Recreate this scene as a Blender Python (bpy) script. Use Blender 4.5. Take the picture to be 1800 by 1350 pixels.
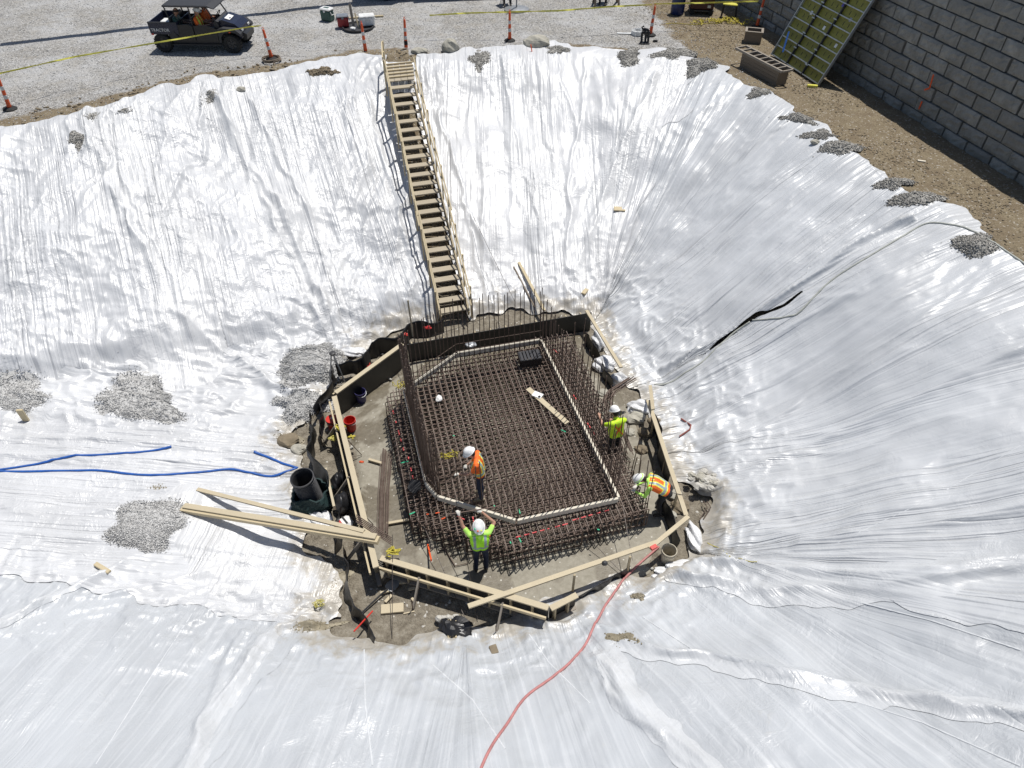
import bpy, math, random
import numpy as np
from mathutils import Vector, Matrix, Euler
for o in list(bpy.data.objects): bpy.data.objects.remove(o)
sc = bpy.context.scene
C = sc.collection
# ---------------------------------------------------------------- camera, sky, sun, exposure
CAM_H, PITCH, FPX = 10.0, math.radians(44.0), 1249.0        # a drone camera ten metres above the yard
cd = bpy.data.cameras.new('camera'); cam = bpy.data.objects.new('camera', cd); C.objects.link(cam)
cd.sensor_width = 36.0; cd.lens = FPX / 1800.0 * 36.0; cd.clip_start = 0.1; cd.clip_end = 3000
cam.location = (0, 0, CAM_H); cam.rotation_euler = (math.pi / 2 - PITCH, 0, 0)
sc.camera = cam
SUN = Vector((0.20, 0.26, 1.0)).normalized()
w = bpy.data.worlds.new('World'); sc.world = w; w.use_nodes = True
nt = w.node_tree; nt.nodes.clear()
sky = nt.nodes.new('ShaderNodeTexSky'); sky.sky_type = 'NISHITA'; sky.sun_disc = False
sky.sun_elevation = math.asin(SUN.z); sky.sun_rotation = math.atan2(SUN.x, SUN.y)
bg = nt.nodes.new('ShaderNodeBackground'); bg.inputs['Strength'].default_value = 0.07
wo = nt.nodes.new('ShaderNodeOutputWorld')
nt.links.new(sky.outputs[0], bg.inputs[0]); nt.links.new(bg.outputs[0], wo.inputs[0])
sl = bpy.data.lights.new('sun', 'SUN'); so = bpy.data.objects.new('sun', sl); C.objects.link(so)
sl.energy = 4.3; sl.angle = math.radians(0.53); sl.color = (1.0, 0.965, 0.91)
so.rotation_euler = SUN.to_track_quat('Z', 'Y').to_euler(); so.location = (10, 10, 30)
sc.view_settings.view_transform = 'Standard'; sc.view_settings.look = 'None'
sc.view_settings.exposure = 0.0; sc.view_settings.gamma = 1.0
sc.view_settings.use_curve_mapping = False
sc.cycles.use_denoising = True
sc.cycles.max_bounces = 6; sc.cycles.transparent_max_bounces = 8

ZB = -4.6                      # pit floor
rng = np.random.default_rng(7); random.seed(7)
R = math.radians

# ---------------------------------------------------------------- measuring helpers
def P(px, py, z):              # where a sight line of the photograph meets the height z
    x = (px - 900) / FPX; y = -(py - 675) / FPX
    d = (x, math.cos(PITCH) + y * math.sin(PITCH), -math.sin(PITCH) + y * math.cos(PITCH))
    t = (z - CAM_H) / d[2]
    return Vector((d[0] * t, d[1] * t, z))

# lattice noise, vectorised
_perm = rng.random((512, 512))
def vnoise(x, y, seed=0):
    x = np.asarray(x, float) + seed * 37.17; y = np.asarray(y, float) + seed * 91.7
    xi = np.floor(x).astype(int); yi = np.floor(y).astype(int); fx = x - xi; fy = y - yi
    fx = fx * fx * fx * (fx * (fx * 6 - 15) + 10); fy = fy * fy * fy * (fy * (fy * 6 - 15) + 10)
    a = _perm[xi & 511, yi & 511]; b = _perm[(xi + 1) & 511, yi & 511]
    c = _perm[xi & 511, (yi + 1) & 511]; d = _perm[(xi + 1) & 511, (yi + 1) & 511]
    return (a * (1 - fx) + b * fx) * (1 - fy) + (c * (1 - fx) + d * fx) * fy
def fbm(x, y, o=4, seed=0):
    s = 0; a = 0.5; t = 0
    for i in range(o):
        s = s + a * vnoise(x * 2 ** i, y * 2 ** i, seed + i * 3); t += a; a *= 0.5
    return s / t
def ridge(n, k=1.0): return np.power(np.clip(1 - np.abs(2 * n - 1) * 1.6, 0, 1), k)
def sstep(a, b, x):
    t = np.clip((x - a) / (b - a), 0, 1); return t * t * (3 - 2 * t)

# ---------------------------------------------------------------- the pit as a height field
FLOOR = np.array([(-22.5, 10.2), (-11.4, 8.5), (-4, 7.6), (-1, 7.3), (1.3, 7.8), (4.4, 9.3), (4.9, 12.4), (4.4, 15.2),
                  (2.9, 18.4), (-2.3, 18.2), (-7.0, 16.4), (-14, 13.6)], float)
RIM = np.array([(12.5, 14.45), (11.88, 16.1), (11.5, 17.1), (10.82, 18.4), (10.3, 20.5), (8.45, 25.2), (7.4, 27.9), (5.5, 28.8),
                (2.3, 29.4), (-2.2, 28.5), (-5.7, 28.2), (-7.3, 27.3), (-9.9, 26.2), (-11.1, 25.9), (-13.5, 23.7),
                (-16.3, 21.8), (-22, 18.5), (-30, 16), (-32, 10), (-28, 3), (-20, -1), (-10, -2.5), (0, -2.5), (7, -1),
                (11.5, 3), (13.2, 8), (13.2, 12)], float)
_fl = []; _acc = 0.0; RR = 4.0
for i in range(len(FLOOR)):
    a = FLOOR[i]; b = FLOOR[(i + 1) % len(FLOOR)]; c = FLOOR[(i + 2) % len(FLOOR)]
    e = b - a; L = np.hypot(*e); e = e / L; f = (c - b) / np.hypot(*(c - b))
    turn = math.atan2(e[0] * f[1] - e[1] * f[0], e @ f)
    _fl.append((a, e, L, _acc)); _acc += L + RR * max(turn, 0)
def inside(poly, x, y):
    r = np.zeros(x.shape, bool); n = len(poly); j = n - 1
    for i in range(n):
        xi, yi = poly[i]; xj, yj = poly[j]
        if yi != yj:
            r ^= ((yi > y) != (yj > y)) & (x < (xj - xi) * (y - yi) / (yj - yi) + xi)
        j = i
    return r
def segdist(poly, x, y, closed=True):
    best = np.full(x.shape, 1e9)
    n = len(poly)
    for i in range(n if closed else n - 1):
        a = np.asarray(poly[i], float); b = np.asarray(poly[(i + 1) % n], float); e = b - a; L2 = e @ e + 1e-12
        s = np.clip(((x - a[0]) * e[0] + (y - a[1]) * e[1]) / L2, 0, 1)
        best = np.minimum(best, np.hypot(x - a[0] - s * e[0], y - a[1] - s * e[1]))
    return best
def coords(x, y):              # u runs round the pit, d up the slope, t = 0 toe .. 1 rim
    best = np.full(x.shape, 1e9); u = np.zeros(x.shape); nx = np.zeros(x.shape)
    for a, e, L, acc in _fl:
        dx = x - a[0]; dy = y - a[1]; s = dx * e[0] + dy * e[1]; sc_ = np.clip(s, 0, L)
        qx = dx - sc_ * e[0]; qy = dy - sc_ * e[1]; d = np.hypot(qx, qy)
        out = qx * e[1] - qy * e[0]                      # outward normal is (ey,-ex)
        along = qx * e[0] + qy * e[1]
        ang = np.arctan2(along, np.maximum(out, 1e-9))
        uu = acc + sc_ + RR * np.clip(ang, -1.6, 1.6)
        m = d < best - 1e-9
        best = np.where(m, d, best); u = np.where(m, uu, u); nx = np.where(m, a[0] + sc_ * e[0], nx)
    ins = inside(FLOOR, x, y)
    d = np.where(ins, 0, best); din = np.where(ins, best, 0)
    dr = segdist(RIM, x, y); inr = inside(RIM, x, y)
    t = np.where(inr, d / (d + dr + 1e-9), 1.0)
    return u, d, t, din, np.where(inr, -dr, dr), np.where(ins, x, nx)
def U1(px, py, z): 
    p = P(px, py, z); return float(coords(np.array([p.x]), np.array([p.y]))[0][0])
def base_height(x, y, co=None):
    x = np.asarray(x, float); y = np.asarray(y, float)
    u, d, t, din, drim, nx = co if co is not None else coords(x, y)
    zf = ZB + np.clip(-6.0 - nx, 0, 20) * 0.12
    S = 0.72 * t + 0.28 * t * t * (3 - 2 * t)
    left = sstep(U_ST - 1, U_ST + 1.0, u) * sstep(_acc, _acc - 6, u)
    S = S + left * 0.075 * sstep(0.01, 0.11, t) * (1 - t) ** 2          # steeper cut at the foot of the left bank
    z = zf * (1 - S)
    br = (fbm(x / 3.4, y / 3.4, 3, 5) - 0.5)
    br2 = (fbm(x / 1.1, y / 1.1, 3, 9) - 0.5)
    amp = sstep(0.02, 0.25, t) * (1 - 0.85 * sstep(0.8, 1.0, t))
    z = z + br * 0.75 * amp + br2 * 0.16 * amp + br2 * 0.10 * (d == 0) * sstep(0.2, 1.5, din) * (x < -5.5)
    ex, ey = STB.x - STT.x, STB.y - STT.y; LL = math.hypot(ex, ey); ex /= LL; ey /= LL       # the bank is trimmed under the stairs
    sa = (x - STT.x) * ex + (y - STT.y) * ey; lat = np.abs(-(x - STT.x) * ey + (y - STT.y) * ex)
    zl = STT.z + (STB.z - STT.z) * np.clip(sa / LL, 0, 1) - .36
    kk = sstep(1.25, .6, lat) * sstep(-.2, .5, sa) * sstep(LL + .3, LL - .3, sa)
    z = np.where(kk > 0, z * (1 - kk) + np.minimum(z, zl) * kk, z)
    z = np.where(drim > 0, (br2 * 0.05 + 0.02 + 0.10 * sstep(1.4, 0.2, drim) * fbm(x / .7, y / .7, 2, 4)) * np.clip(drim / 0.5, 0, 1), z)
    return z
U_ST = 0.0
STT = P(706, 150, .0); STB = P(800, 556, ZB + .25)
U_ST = U1(760, 340, -2.2)
# ridges in the plastic that the photograph shows one by one: (pixels, height guess, ridge height, half width)
def PG0(px, py, lift=0.0):     # sight line against the bare slope
    p0 = np.array((0, 0, CAM_H)); q = np.array(P(px, py, -8.0)); s = np.linspace(0.25, 1, 700)
    X = p0[0] + (q[0] - p0[0]) * s; Y = p0[1] + (q[1] - p0[1]) * s; Z = p0[2] + (q[2] - p0[2]) * s
    h = base_height(X, Y) + lift; k = np.argmax(Z < h)
    if k == 0: k = 1
    a = (Z[k - 1] - h[k - 1]); b = (h[k] - Z[k]); f = a / (a + b + 1e-9)
    return Vector((X[k - 1] + (X[k] - X[k - 1]) * f, Y[k - 1] + (Y[k] - Y[k - 1]) * f, Z[k - 1] + (Z[k] - Z[k - 1]) * f))
RIDGES = [
    ([(1215, 985), (1330, 1005), (1480, 1022), (1650, 1010), (1800, 975)], .16, .16),
    ([(1200, 1010), (1330, 1042), (1500, 1040), (1660, 1022), (1800, 995)], .12, .12),
    ([(1080, 1130), (1250, 1160), (1450, 1205), (1640, 1232), (1800, 1262)], .15, .13),
    ([(1050, 1160), (1100, 1230), (1200, 1320), (1260, 1380)], .14, .12),
    ([(1030, 1150), (1060, 1215), (1150, 1290), (1230, 1370)], .10, .08),
    ([(560, 1100), (490, 1110), (440, 1180), (370, 1270), (330, 1360)], .16, .16),
    ([(430, 1120), (390, 1190), (360, 1290), (352, 1360)], .09, .10),
    ([(230, 995), (140, 1040), (60, 1080), (0, 1115)], .13, .12),
    ([(450, 985), (330, 1020), (210, 1052), (110, 1060)], .07, .10),
    ([(540, 1050), (470, 1020), (400, 1030), (300, 1060)], .08, .09),
    ([(1160, 660), (1240, 620), (1330, 560), (1420, 500), (1500, 440), (1600, 390)], .24, .10),
    ([(1180, 690), (1260, 650), (1360, 600), (1500, 520), (1640, 440)], .07, .12),
    ([(1240, 870), (1340, 820), (1480, 760), (1640, 690), (1800, 620)], .07, .12),
    ([(1220, 760), (1330, 690), (1480, 600), (1640, 500)], .06, .10),
    ([(1230, 860), (1300, 790), (1420, 700), (1600, 580), (1740, 470)], .05, .08),
    ([(1400, 960), (1600, 930), (1800, 890)], .08, .12),
    ([(160, 200), (180, 300), (260, 450), (320, 640)], .14, .16),
    ([(215, 300), (280, 450), (340, 600)], .10, .10),
    ([(365, 150), (420, 260), (520, 420), (600, 600)], .14, .14),
    ([(440, 180), (500, 290), (560, 430), (620, 590)], .10, .10),
    ([(410, 230), (450, 330), (520, 470), (570, 590)], .08, .07),
    ([(0, 640), (120, 650), (250, 655)], .06, .10),
    ([(310, 560), (380, 620), (480, 680), (545, 700)], .16, .14),
    ([(320, 640), (400, 660), (500, 690)], .10, .12),
    ([(0, 770), (160, 775), (330, 790), (500, 800)], .07, .10), ([(0, 800), (200, 815), (420, 810), (520, 835)], .05, .08),
    ([(0, 900), (170, 905), (330, 870)], .05, .10), ([(0, 940), (160, 950)], .05, .08),
    ([(870, 480), (820, 360), (780, 240), (745, 130)], .07, .09), ([(960, 470), (930, 340), (900, 220), (880, 110)], .07, .08),
    ([(1010, 500), (1040, 400), (1090, 280), (1150, 140)], .10, .12), ([(1040, 520), (1110, 400), (1200, 270), (1270, 150)], .09, .12),
    ([(1000, 480), (1000, 340), (1020, 200), (1030, 110)], .07, .08), ([(1055, 530), (1180, 380), (1340, 250), (1430, 200)], .06, .10),
    ([(640, 170), (690, 330), (740, 520)], .08, .10), ([(860, 530), (800, 300), (760, 150)], .05, .06),
]
_ridge_w = None
def sheet_extra(x, y, co):
    global _ridge_w
    if _ridge_w is None:
        _ridge_w = []
        for px, h, wd in RIDGES:
            pts = [PG0(*q) for q in px]; _ridge_w.append((np.array([(p.x, p.y) for p in pts]), h, wd))
    u, d, t, din, drim, nx = co
    z = np.zeros(x.shape)
    wob = (fbm(x / .9, y / .9, 2, 21) - .5) * .35
    for poly, h, wd in _ridge_w:
        lo = poly.min(0) - 0.7; hi = poly.max(0) + 0.7
        m = (x > lo[0]) & (x < hi[0]) & (y > lo[1]) & (y < hi[1])
        if not m.any(): continue
        xs = x[m] + wob[m]; ys = y[m] + wob[m] * .6
        dd = segdist(poly, xs, ys, False)
        z[m] += h * np.maximum(0, 1 - dd / wd / 1.6) ** 1.5 * (0.55 + 0.9 * vnoise(x[m] / .6, y[m] / .6, 31))
    return z
HOLE = np.array([(p.x, p.y) for p in (P(a, b, ZB + .12) for a, b in [
    (775, 556), (700, 578), (648, 604), (600, 640), (570, 690), (545, 735), (505, 768), (528, 800), (535, 860), (560, 915), (545, 955),
    (585, 985), (605, 1030), (600, 1085), (560, 1082), (590, 1108), (640, 1112), (700, 1128), (765, 1108), (850, 1100), (950, 1068), (1005, 1047),
    (1090, 1004), (1180, 990), (1212, 950), (1238, 880), (1190, 830), (1172, 790), (1150, 735), (1120, 690), (1085, 655), (1062, 600), (1040, 550), (900, 548)])])
def hole_edge(x, y):           # distance outside the ragged inner edge of the plastic
    return np.where(inside(HOLE, x, y), -1, 1) * segdist(HOLE, x, y) + (fbm(x / .5, y / .5, 3, 81) - .5) * .6 + (fbm(x / 1.4, y / 1.4, 3, 83) - .5) * .4
def terrain(x, y):             # bare height, height of the plastic, and the coordinates
    x = np.asarray(x, float); y = np.asarray(y, float); co = coords(x, y)
    b = base_height(x, y, co); u, d, t, din, drim, nx = co
    wu = u + (fbm(x / 2.5, y / 2.5, 3, 41) - .5) * 1.6
    right = sstep(U_R0 - 1, U_R0 + 1, u) * (1 - sstep(U_R1 - 1, U_R1 + 1, u))      # tightly drawn right bank
    near = (1 - sstep(U_R0 - 2, U_R0, u))
    lft = sstep(U_ST - .4, U_ST + .4, u)
    bk = np.clip(1 - right - near - lft, 0, 1)
    slope = sstep(0.15, .8, d)
    foot = sstep(2.0 + 1.2 * vnoise(u / 1.3, u * 0, 91), .4, d) * sstep(1.2, 0, din)
    wu = wu + lft * d * .35
    pl1 = ridge(vnoise(wu / .16, d / 3.5 + wu * .2, 51), 1.3) * (.010 * right + .006 * near + .014 * bk + .008 * lft) * slope
    pl2 = ridge(vnoise(wu / .55, d / 5.0, 55), 1.2) * (.045 * right + .035 * near +   .060 * bk + .085 * lft) * slope
    pl2 = pl2 + lft * slope * ridge(vnoise(wu / .30 + d * .12, d / 2.6, 59), 1.4) * .05 * sstep(.35, .6, fbm(x / 1.8, y / 1.8, 2, 95))
    pl3 = vnoise(wu / 1.6, d / 7, 57) * .10 * slope + ridge(vnoise(wu / 1.05, d / 6, 58), 1.0) * (.10 * lft + .06 * bk + .03 * right) * slope
    wx = x + (fbm(x, y, 2, 63) - .5) * .5; wy = y + (fbm(x, y, 2, 67) - .5) * .5
    patch = sstep(.38, .62, fbm(x / 2.2, y / 2.2, 2, 71))
    cr = ridge(fbm(wx / .85, wy / .60, 3, 61), 1.4) * (.018 * right + .022 * near + .035 * bk + .085 * lft + .06 * sstep(.6, 0, d) * (x < -4)) * (.25 + .75 * patch)
    cr2 = ridge(vnoise(wx / .21, wy / .17, 65), 1.3) * (.004 + .013 * lft) * (.3 + .7 * patch)
    fo = foot * (ridge(fbm(wx / .8, wy / .65, 3, 73), 1.2) * .12 + ridge(vnoise(wx / .3, wy / .26, 75), 1.2) * .05)
    ramp = sstep(.5, 0, d) * ridge(vnoise(x / 3.2, y / .24 + .3 * x, 77), 1.4) * .05 * (x < -5)
    s = b + .025 + pl1 + pl2 + pl3 + cr + cr2 + fo + ramp + sheet_extra(x, y, co)
    s = b + .018 + (s - b - .018) * sstep(.02, .34, hole_edge(x, y))
    lip = sstep(-.5, .25, drim)
    s = s - lip * .6 * (pl1 + pl2 + pl3 + cr + fo)
    return b, s, co
U_R0 = U1(1500, 1030, -2.6); U_R1 = U1(1250, 330, -2.0)
def PG(px, py, lift=0.0):      # where a sight line meets the plastic
    p0 = np.array((0, 0, CAM_H)); q = np.array(P(px, py, -8.0)); s = np.linspace(0.25, 1, 500)
    X = p0[0] + (q[0] - p0[0]) * s; Y = p0[1] + (q[1] - p0[1]) * s; Z = p0[2] + (q[2] - p0[2]) * s
    h = terrain(X, Y)[1] + lift; k = max(1, int(np.argmax(Z < h)))
    a = (Z[k - 1] - h[k - 1]); b = (h[k] - Z[k]); f = a / (a + b + 1e-9)
    return Vector((X[k - 1] + (X[k] - X[k - 1]) * f, Y[k - 1] + (Y[k] - Y[k - 1]) * f, Z[k - 1] + (Z[k] - Z[k - 1]) * f))

# ---------------------------------------------------------------- materials
MATS = {}
class NT:
    def __init__(s, name):
        s.m = bpy.data.materials.new(name); s.m.use_nodes = True; s.t = s.m.node_tree; s.t.nodes.clear()
        s.out = s.n('ShaderNodeOutputMaterial'); MATS[name] = s.m
    def n(s, ty, **kw):
        nd = s.t.nodes.new(ty)
        for k, v in kw.items():
            if k[0] == 'i' and k[1:].isdigit(): s.set(nd.inputs[int(k[1:])], v)
            elif hasattr(nd, k): setattr(nd, k, v)
            else: s.set(nd.inputs[k.replace('_', ' ')], v)
        return nd
    def set(s, sock, v):
        if isinstance(v, bpy.types.NodeSocket): s.t.links.new(v, sock)
        elif isinstance(v, bpy.types.Node): s.t.links.new(v.outputs[0], sock)
        else: sock.default_value = v
    def noise(s, vec, scale, detail=3, rough=.5, dist=0.0):
        return s.n('ShaderNodeTexNoise', Vector=vec, Scale=scale, Detail=detail, Roughness=rough, Distortion=dist).outputs['Fac']
    def ramp(s, fac, stops):
        r = s.n('ShaderNodeValToRGB', Fac=fac); e = r.color_ramp.elements
        while len(e) < len(stops): e.new(0.5)
        for i, (p, c) in enumerate(stops):
            e[i].position = p; e[i].color = (c[0], c[1], c[2], 1) if hasattr(c, '__len__') else (c, c, c, 1)
        return r.outputs[0]
    def math(s, op, a, b=0.0, clamp=False):
        nd = s.n('ShaderNodeMath', operation=op, use_clamp=clamp); s.set(nd.inputs[0], a); s.set(nd.inputs[1], b); return nd.outputs[0]
    def mix(s, fac, a, b, bt='MIX'):
        nd = s.n('ShaderNodeMix', data_type='RGBA', blend_type=bt)
        s.set(nd.inputs[0], fac); s.set(nd.inputs[6], a if not isinstance(a, tuple) else (*a, 1)[:4]); s.set(nd.inputs[7], b if not isinstance(b, tuple) else (*b, 1)[:4]); return nd.outputs[2]
    def bump(s, h, strength, dist, nrm=None):
        nd = s.n('ShaderNodeBump', Height=h, Strength=strength, Distance=dist)
        if nrm is not None: s.set(nd.inputs['Normal'], nrm)
        return nd.outputs[0]
    def pos(s, obj=False): return s.n('ShaderNodeTexCoord').outputs['Object'] if obj else s.n('ShaderNodeNewGeometry').outputs['Position']
    def scaled(s, vec, sc_): return s.n('ShaderNodeMapping', Vector=vec, Scale=sc_).outputs[0]
    def bsdf(s, color, rough=.6, metal=0.0, nrm=None, spec=.5, **kw):
        b = s.n('ShaderNodeBsdfPrincipled'); s.set(b.inputs['Base Color'], (*color, 1) if isinstance(color, tuple) else color)
        s.set(b.inputs['Roughness'], rough); s.set(b.inputs['Metallic'], metal); s.set(b.inputs['Specular IOR Level'], spec)
        for k, v in kw.items(): s.set(b.inputs[k.replace('_', ' ')], v)
        if nrm is not None: s.set(b.inputs['Normal'], nrm)
        return b.outputs[0]
    def done(s, sh): s.t.links.new(sh, s.out.inputs[0]); return s.m
def simple(name, col, rough=.6, metal=0.0, var=.18, scale=9.0, bump=.15, bscale=60.0, bd=.004, spec=.5):
    N = NT(name); p = N.pos(True)
    n = N.noise(p, scale, 4, .6)
    lo = tuple(max(0, c * (1 - var)) for c in col); hi = tuple(min(1, c * (1 + var)) for c in col)
    c = N.ramp(n, [(.3, lo), (.7, hi)])
    r = N.math('ADD', N.math('MULTIPLY', N.noise(p, scale * 2.3, 3), .25), rough - .12, True)
    return N.done(N.bsdf(c, r, metal, N.bump(N.noise(p, bscale, 3), bump, bd), spec))
def wood(name, col, dark=.6, axis='X'):
    N = NT(name); p = N.pos(True)
    st = N.noise(N.scaled(p, (3, 3, 3)), 14, 5, .65, 2.0)
    g = N.noise(p, 3.0, 3)
    c1 = tuple(c * dark for c in col)
    c = N.mix(N.math('MULTIPLY', N.ramp(st, [(.35, 0), (.72, 1)]), .75), col, c1)
    c = N.mix(N.math('MULTIPLY', N.ramp(g, [(.45, 0), (.7, 1)]), .35), c, tuple(x * .72 for x in col))
    rnd = N.n('ShaderNodeObjectInfo').outputs['Random']
    c = N.mix(N.math('MULTIPLY', rnd, .35), c, tuple(x * .75 for x in col))
    return N.done(N.bsdf(c, .7, 0, N.bump(st, .25, .004), .3))
# milky plastic film: pale, glossy on both faces, drawn into long fine creases up the slope
def film(name, tint, streak, crump):
    N = NT(name); uv = N.n('ShaderNodeUVMap').outputs[0]; p = N.pos()
    msk = N.ramp(N.noise(N.scaled(uv, (.55, .10, 1)), 1.0, 2, .5, .3), [(.36, .12), (.62, 1)])
    st1 = N.noise(N.scaled(uv, (2.6, .10, 1)), 1.0, 3, .6, .35)
    st1 = N.math('MULTIPLY', N.math('POWER', N.math('ABSOLUTE', N.math('SUBTRACT', st1, .5)), .8), msk)
    st2 = N.noise(N.scaled(uv, (11, .30, 1)), 1.0, 2, .6, .4)
    st2b = N.math('MULTIPLY', st2, msk)
    wr = N.noise(p, 2.3, 4, .6, 1.2)
    wrr = N.math('ABSOLUTE', N.math('SUBTRACT', wr, .5))
    msk2 = N.ramp(N.noise(p, .45, 2), [(.40, .15), (.60, 1)])
    n1 = N.bump(st1, .95 * streak, .24); n2 = N.bump(st2b, .55 * streak, .022, n1); n3 = N.bump(N.math('MULTIPLY', wrr, msk2), .8 * crump, .24, n2)
    damp = N.noise(N.scaled(uv, (.75, .28, 1)), 1.0, 5, .62, .6)
    c = N.mix(N.ramp(damp, [(.36, 0), (.66, 1)]), tint, tuple(x * .84 for x in tint))
    c = N.mix(N.math('MULTIPLY', N.ramp(st2, [(.50, 0), (.75, 1)]), .30), c, (.80, .81, .82))
    dirt = N.ramp(wr, [(.66, 0), (.84, 1)])
    c = N.mix(N.math('MULTIPLY', dirt, .30), c, (.52, .49, .43))
    muddy = N.n('ShaderNodeAttribute', attribute_name='muddy').outputs['Fac']
    mk = N.ramp(N.math('ADD', muddy, N.math('MULTIPLY', N.math('SUBTRACT', N.noise(p, 3.2, 5, .65, .5), .62), 1.6)), [(.35, 0), (.75, 1)])
    c = N.mix(N.math('MULTIPLY', mk, .75), c, (.36, .32, .25))
    rough = N.math('ADD', N.math('MULTIPLY', damp, .22), .275)
    return N.done(N.bsdf(c, rough, 0, n3, .75))
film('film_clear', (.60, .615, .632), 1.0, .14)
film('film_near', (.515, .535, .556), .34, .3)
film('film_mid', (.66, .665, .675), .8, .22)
film('film_left', (.62, .628, .64), .75, .40)
film('film_fold', (.60, .615, .63), .35, .3)
simple('film_seam', (.62, .635, .65), .4, 0, .06)
film('film_milky', (.70, .705, .71), .9, .5)
# ground: gravel yard, brown soil along the pit and the wall, grey mud in the pit
def ground_mat():
    N = NT('yard_ground'); p = N.pos(); sep = N.n('ShaderNodeSeparateXYZ', Vector=p)
    big = N.noise(p, .35, 4, .6); med = N.noise(p, 1.6, 5, .65); fine = N.noise(p, 22, 4, .7)
    vor = N.n('ShaderNodeTexVoronoi', Vector=p, Scale=24.0); vc = vor.outputs['Color']; vd = vor.outputs['Distance']
    vsep = N.n('ShaderNodeSeparateColor', Color=vc)
    g = N.ramp(vsep.outputs[0], [(0, (.25, .245, .232)), (.45, (.46, .45, .43)), (.8, (.62, .61, .585)), (1, (.78, .77, .75))])
    g = N.mix(N.math('MULTIPLY', N.ramp(vd, [(.25, 0), (.6, 1)]), .6), g, (.13, .12, .11))
    g = N.mix(N.math('MULTIPLY', N.ramp(big, [(.45, 0), (.6, 1)]), .45), g, (.56, .565, .57))
    g = N.mix(N.math('MULTIPLY', N.ramp(med, [(.45, 0), (.7, 1)]), .35), g, (.36, .32, .25))
    s = N.ramp(fine, [(.25, (.11, .086, .055)), (.5, (.245, .20, .132)), (.8, (.38, .32, .225))])
    s = N.mix(N.math('MULTIPLY', N.ramp(med, [(.4, 0), (.68, 1)]), .6), s, (.15, .11, .072))
    s = N.mix(N.math('MULTIPLY', N.ramp(vsep.outputs[1], [(.93, 0), (.97, 1)]), .7), s, (.5, .47, .42))
    attr = N.n('ShaderNodeAttribute', attribute_name='soil').outputs['Fac']
    k = N.ramp(N.math('ADD', attr, N.math('MULTIPLY', N.math('SUBTRACT', med, .5), .9)), [(.42, 0), (.58, 1)])
    c = N.mix(k, g, s)
    mudk = N.n('ShaderNodeAttribute', attribute_name='mud').outputs['Fac']
    mud = N.ramp(N.noise(p, 5, 6, .7), [(.3, (.12, .10, .075)), (.55, (.26, .23, .18)), (.8, (.40, .37, .31))])
    c = N.mix(mudk, c, mud)
    h = N.math('ADD', N.math('MULTIPLY', vd, -.6), N.math('ADD', fine, N.math('MULTIPLY', med, 1.5)))
    return N.done(N.bsdf(c, .9, 0, N.bump(h, .8, .05), .2))
ground_mat()
def gravel_mat(name, lo, hi):
    N = NT(name); p = N.pos(); v = N.n('ShaderNodeTexVoronoi', Vector=p, Scale=40.0)
    q = N.n('ShaderNodeSeparateColor', Color=v.outputs['Color'])
    c = N.mix(q.outputs[0], lo, hi); c = N.mix(N.math('MULTIPLY', N.ramp(v.outputs['Distance'], [(.3, 0), (.7, 1)]), .5), c, tuple(x * .45 for x in lo))
    return N.done(N.bsdf(c, .9, 0, N.bump(N.math('ADD', v.outputs['Distance'], N.noise(p, 70, 3)), .7, .02), .2))
gravel_mat('gravel_light', (.54, .535, .52), (.74, .735, .72))
gravel_mat('gravel_dark', (.26, .25, .225), (.62, .60, .56))
def slab_mat():
    N = NT('mud_slab'); p = N.pos()
    a = N.noise(p, .55, 5, .55, .7); f = N.noise(p, 9, 5, .7); sp = N.n('ShaderNodeTexVoronoi', Vector=p, Scale=16.0)
    wet = N.ramp(a, [(.47, 0), (.52, 1)])
    dry = N.ramp(f, [(.3, (.25, .228, .18)), (.7, (.35, .325, .265))]); wt = N.ramp(f, [(.3, (.125, .107, .075)), (.7, (.19, .165, .12))])
    c = N.mix(wet, dry, wt)
    spk = N.ramp(N.n('ShaderNodeSeparateColor', Color=sp.outputs['Color']).outputs[0], [(.93, 0), (.96, 1)])
    c = N.mix(N.math('MULTIPLY', spk, N.ramp(sp.outputs['Distance'], [(.2, .8), (.4, 0)])), c, (.62, .6, .54))
    rough = N.math('SUBTRACT', .82, N.math('MULTIPLY', wet, .38))
    return N.done(N.bsdf(c, rough, 0, N.bump(N.math('ADD', f, N.math('MULTIPLY', a, 2)), .5, .02), .4))
slab_mat()
def block_mat():
    N = NT('concrete_block'); p = N.pos(); rnd = N.n('ShaderNodeObjectInfo').outputs['Random']
    a = N.noise(p, 2.2, 5, .65); b = N.noise(N.scaled(p, (1, 1, .25)), 9, 4, .6)
    c = N.ramp(a, [(.25, (.20, .20, .188)), (.55, (.33, .328, .308)), (.8, (.45, .44, .41))])
    c = N.mix(N.math('MULTIPLY', N.ramp(b, [(.5, 0), (.75, 1)]), .4), c, (.12, .112, .10))
    c = N.mix(N.math('MULTIPLY', rnd, .6), c, (.21, .205, .19))
    return N.done(N.bsdf(c, .9, 0, N.bump(N.math('ADD', a, N.noise(p, 26, 5, .7)), .7, .03), .2))
block_mat()
def rebar_mat(name, lo, hi):
    N = NT(name); p = N.pos(); a = N.noise(p, 6, 5, .7); rnd = N.n('ShaderNodeObjectInfo').outputs['Random']
    c = N.mix(N.ramp(a, [(.3, 0), (.7, 1)]), lo, hi); c = N.mix(N.math('MULTIPLY', rnd, .5), c, tuple(x * .6 for x in lo))
    return N.done(N.bsdf(c, .62, .15, N.bump(N.noise(p, 130, 2), .4, .003), .5))
rebar_mat('rebar', (.085, .052, .038), (.20, .145, .115))
rebar_mat('rebar_red', (.22, .06, .045), (.34, .11, .085))
rebar_mat('rebar_pale_glint', (.125, .09, .07), (.27, .215, .18))  # paler copy of rebar, glint of the top mat bars painted into the colour
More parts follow.
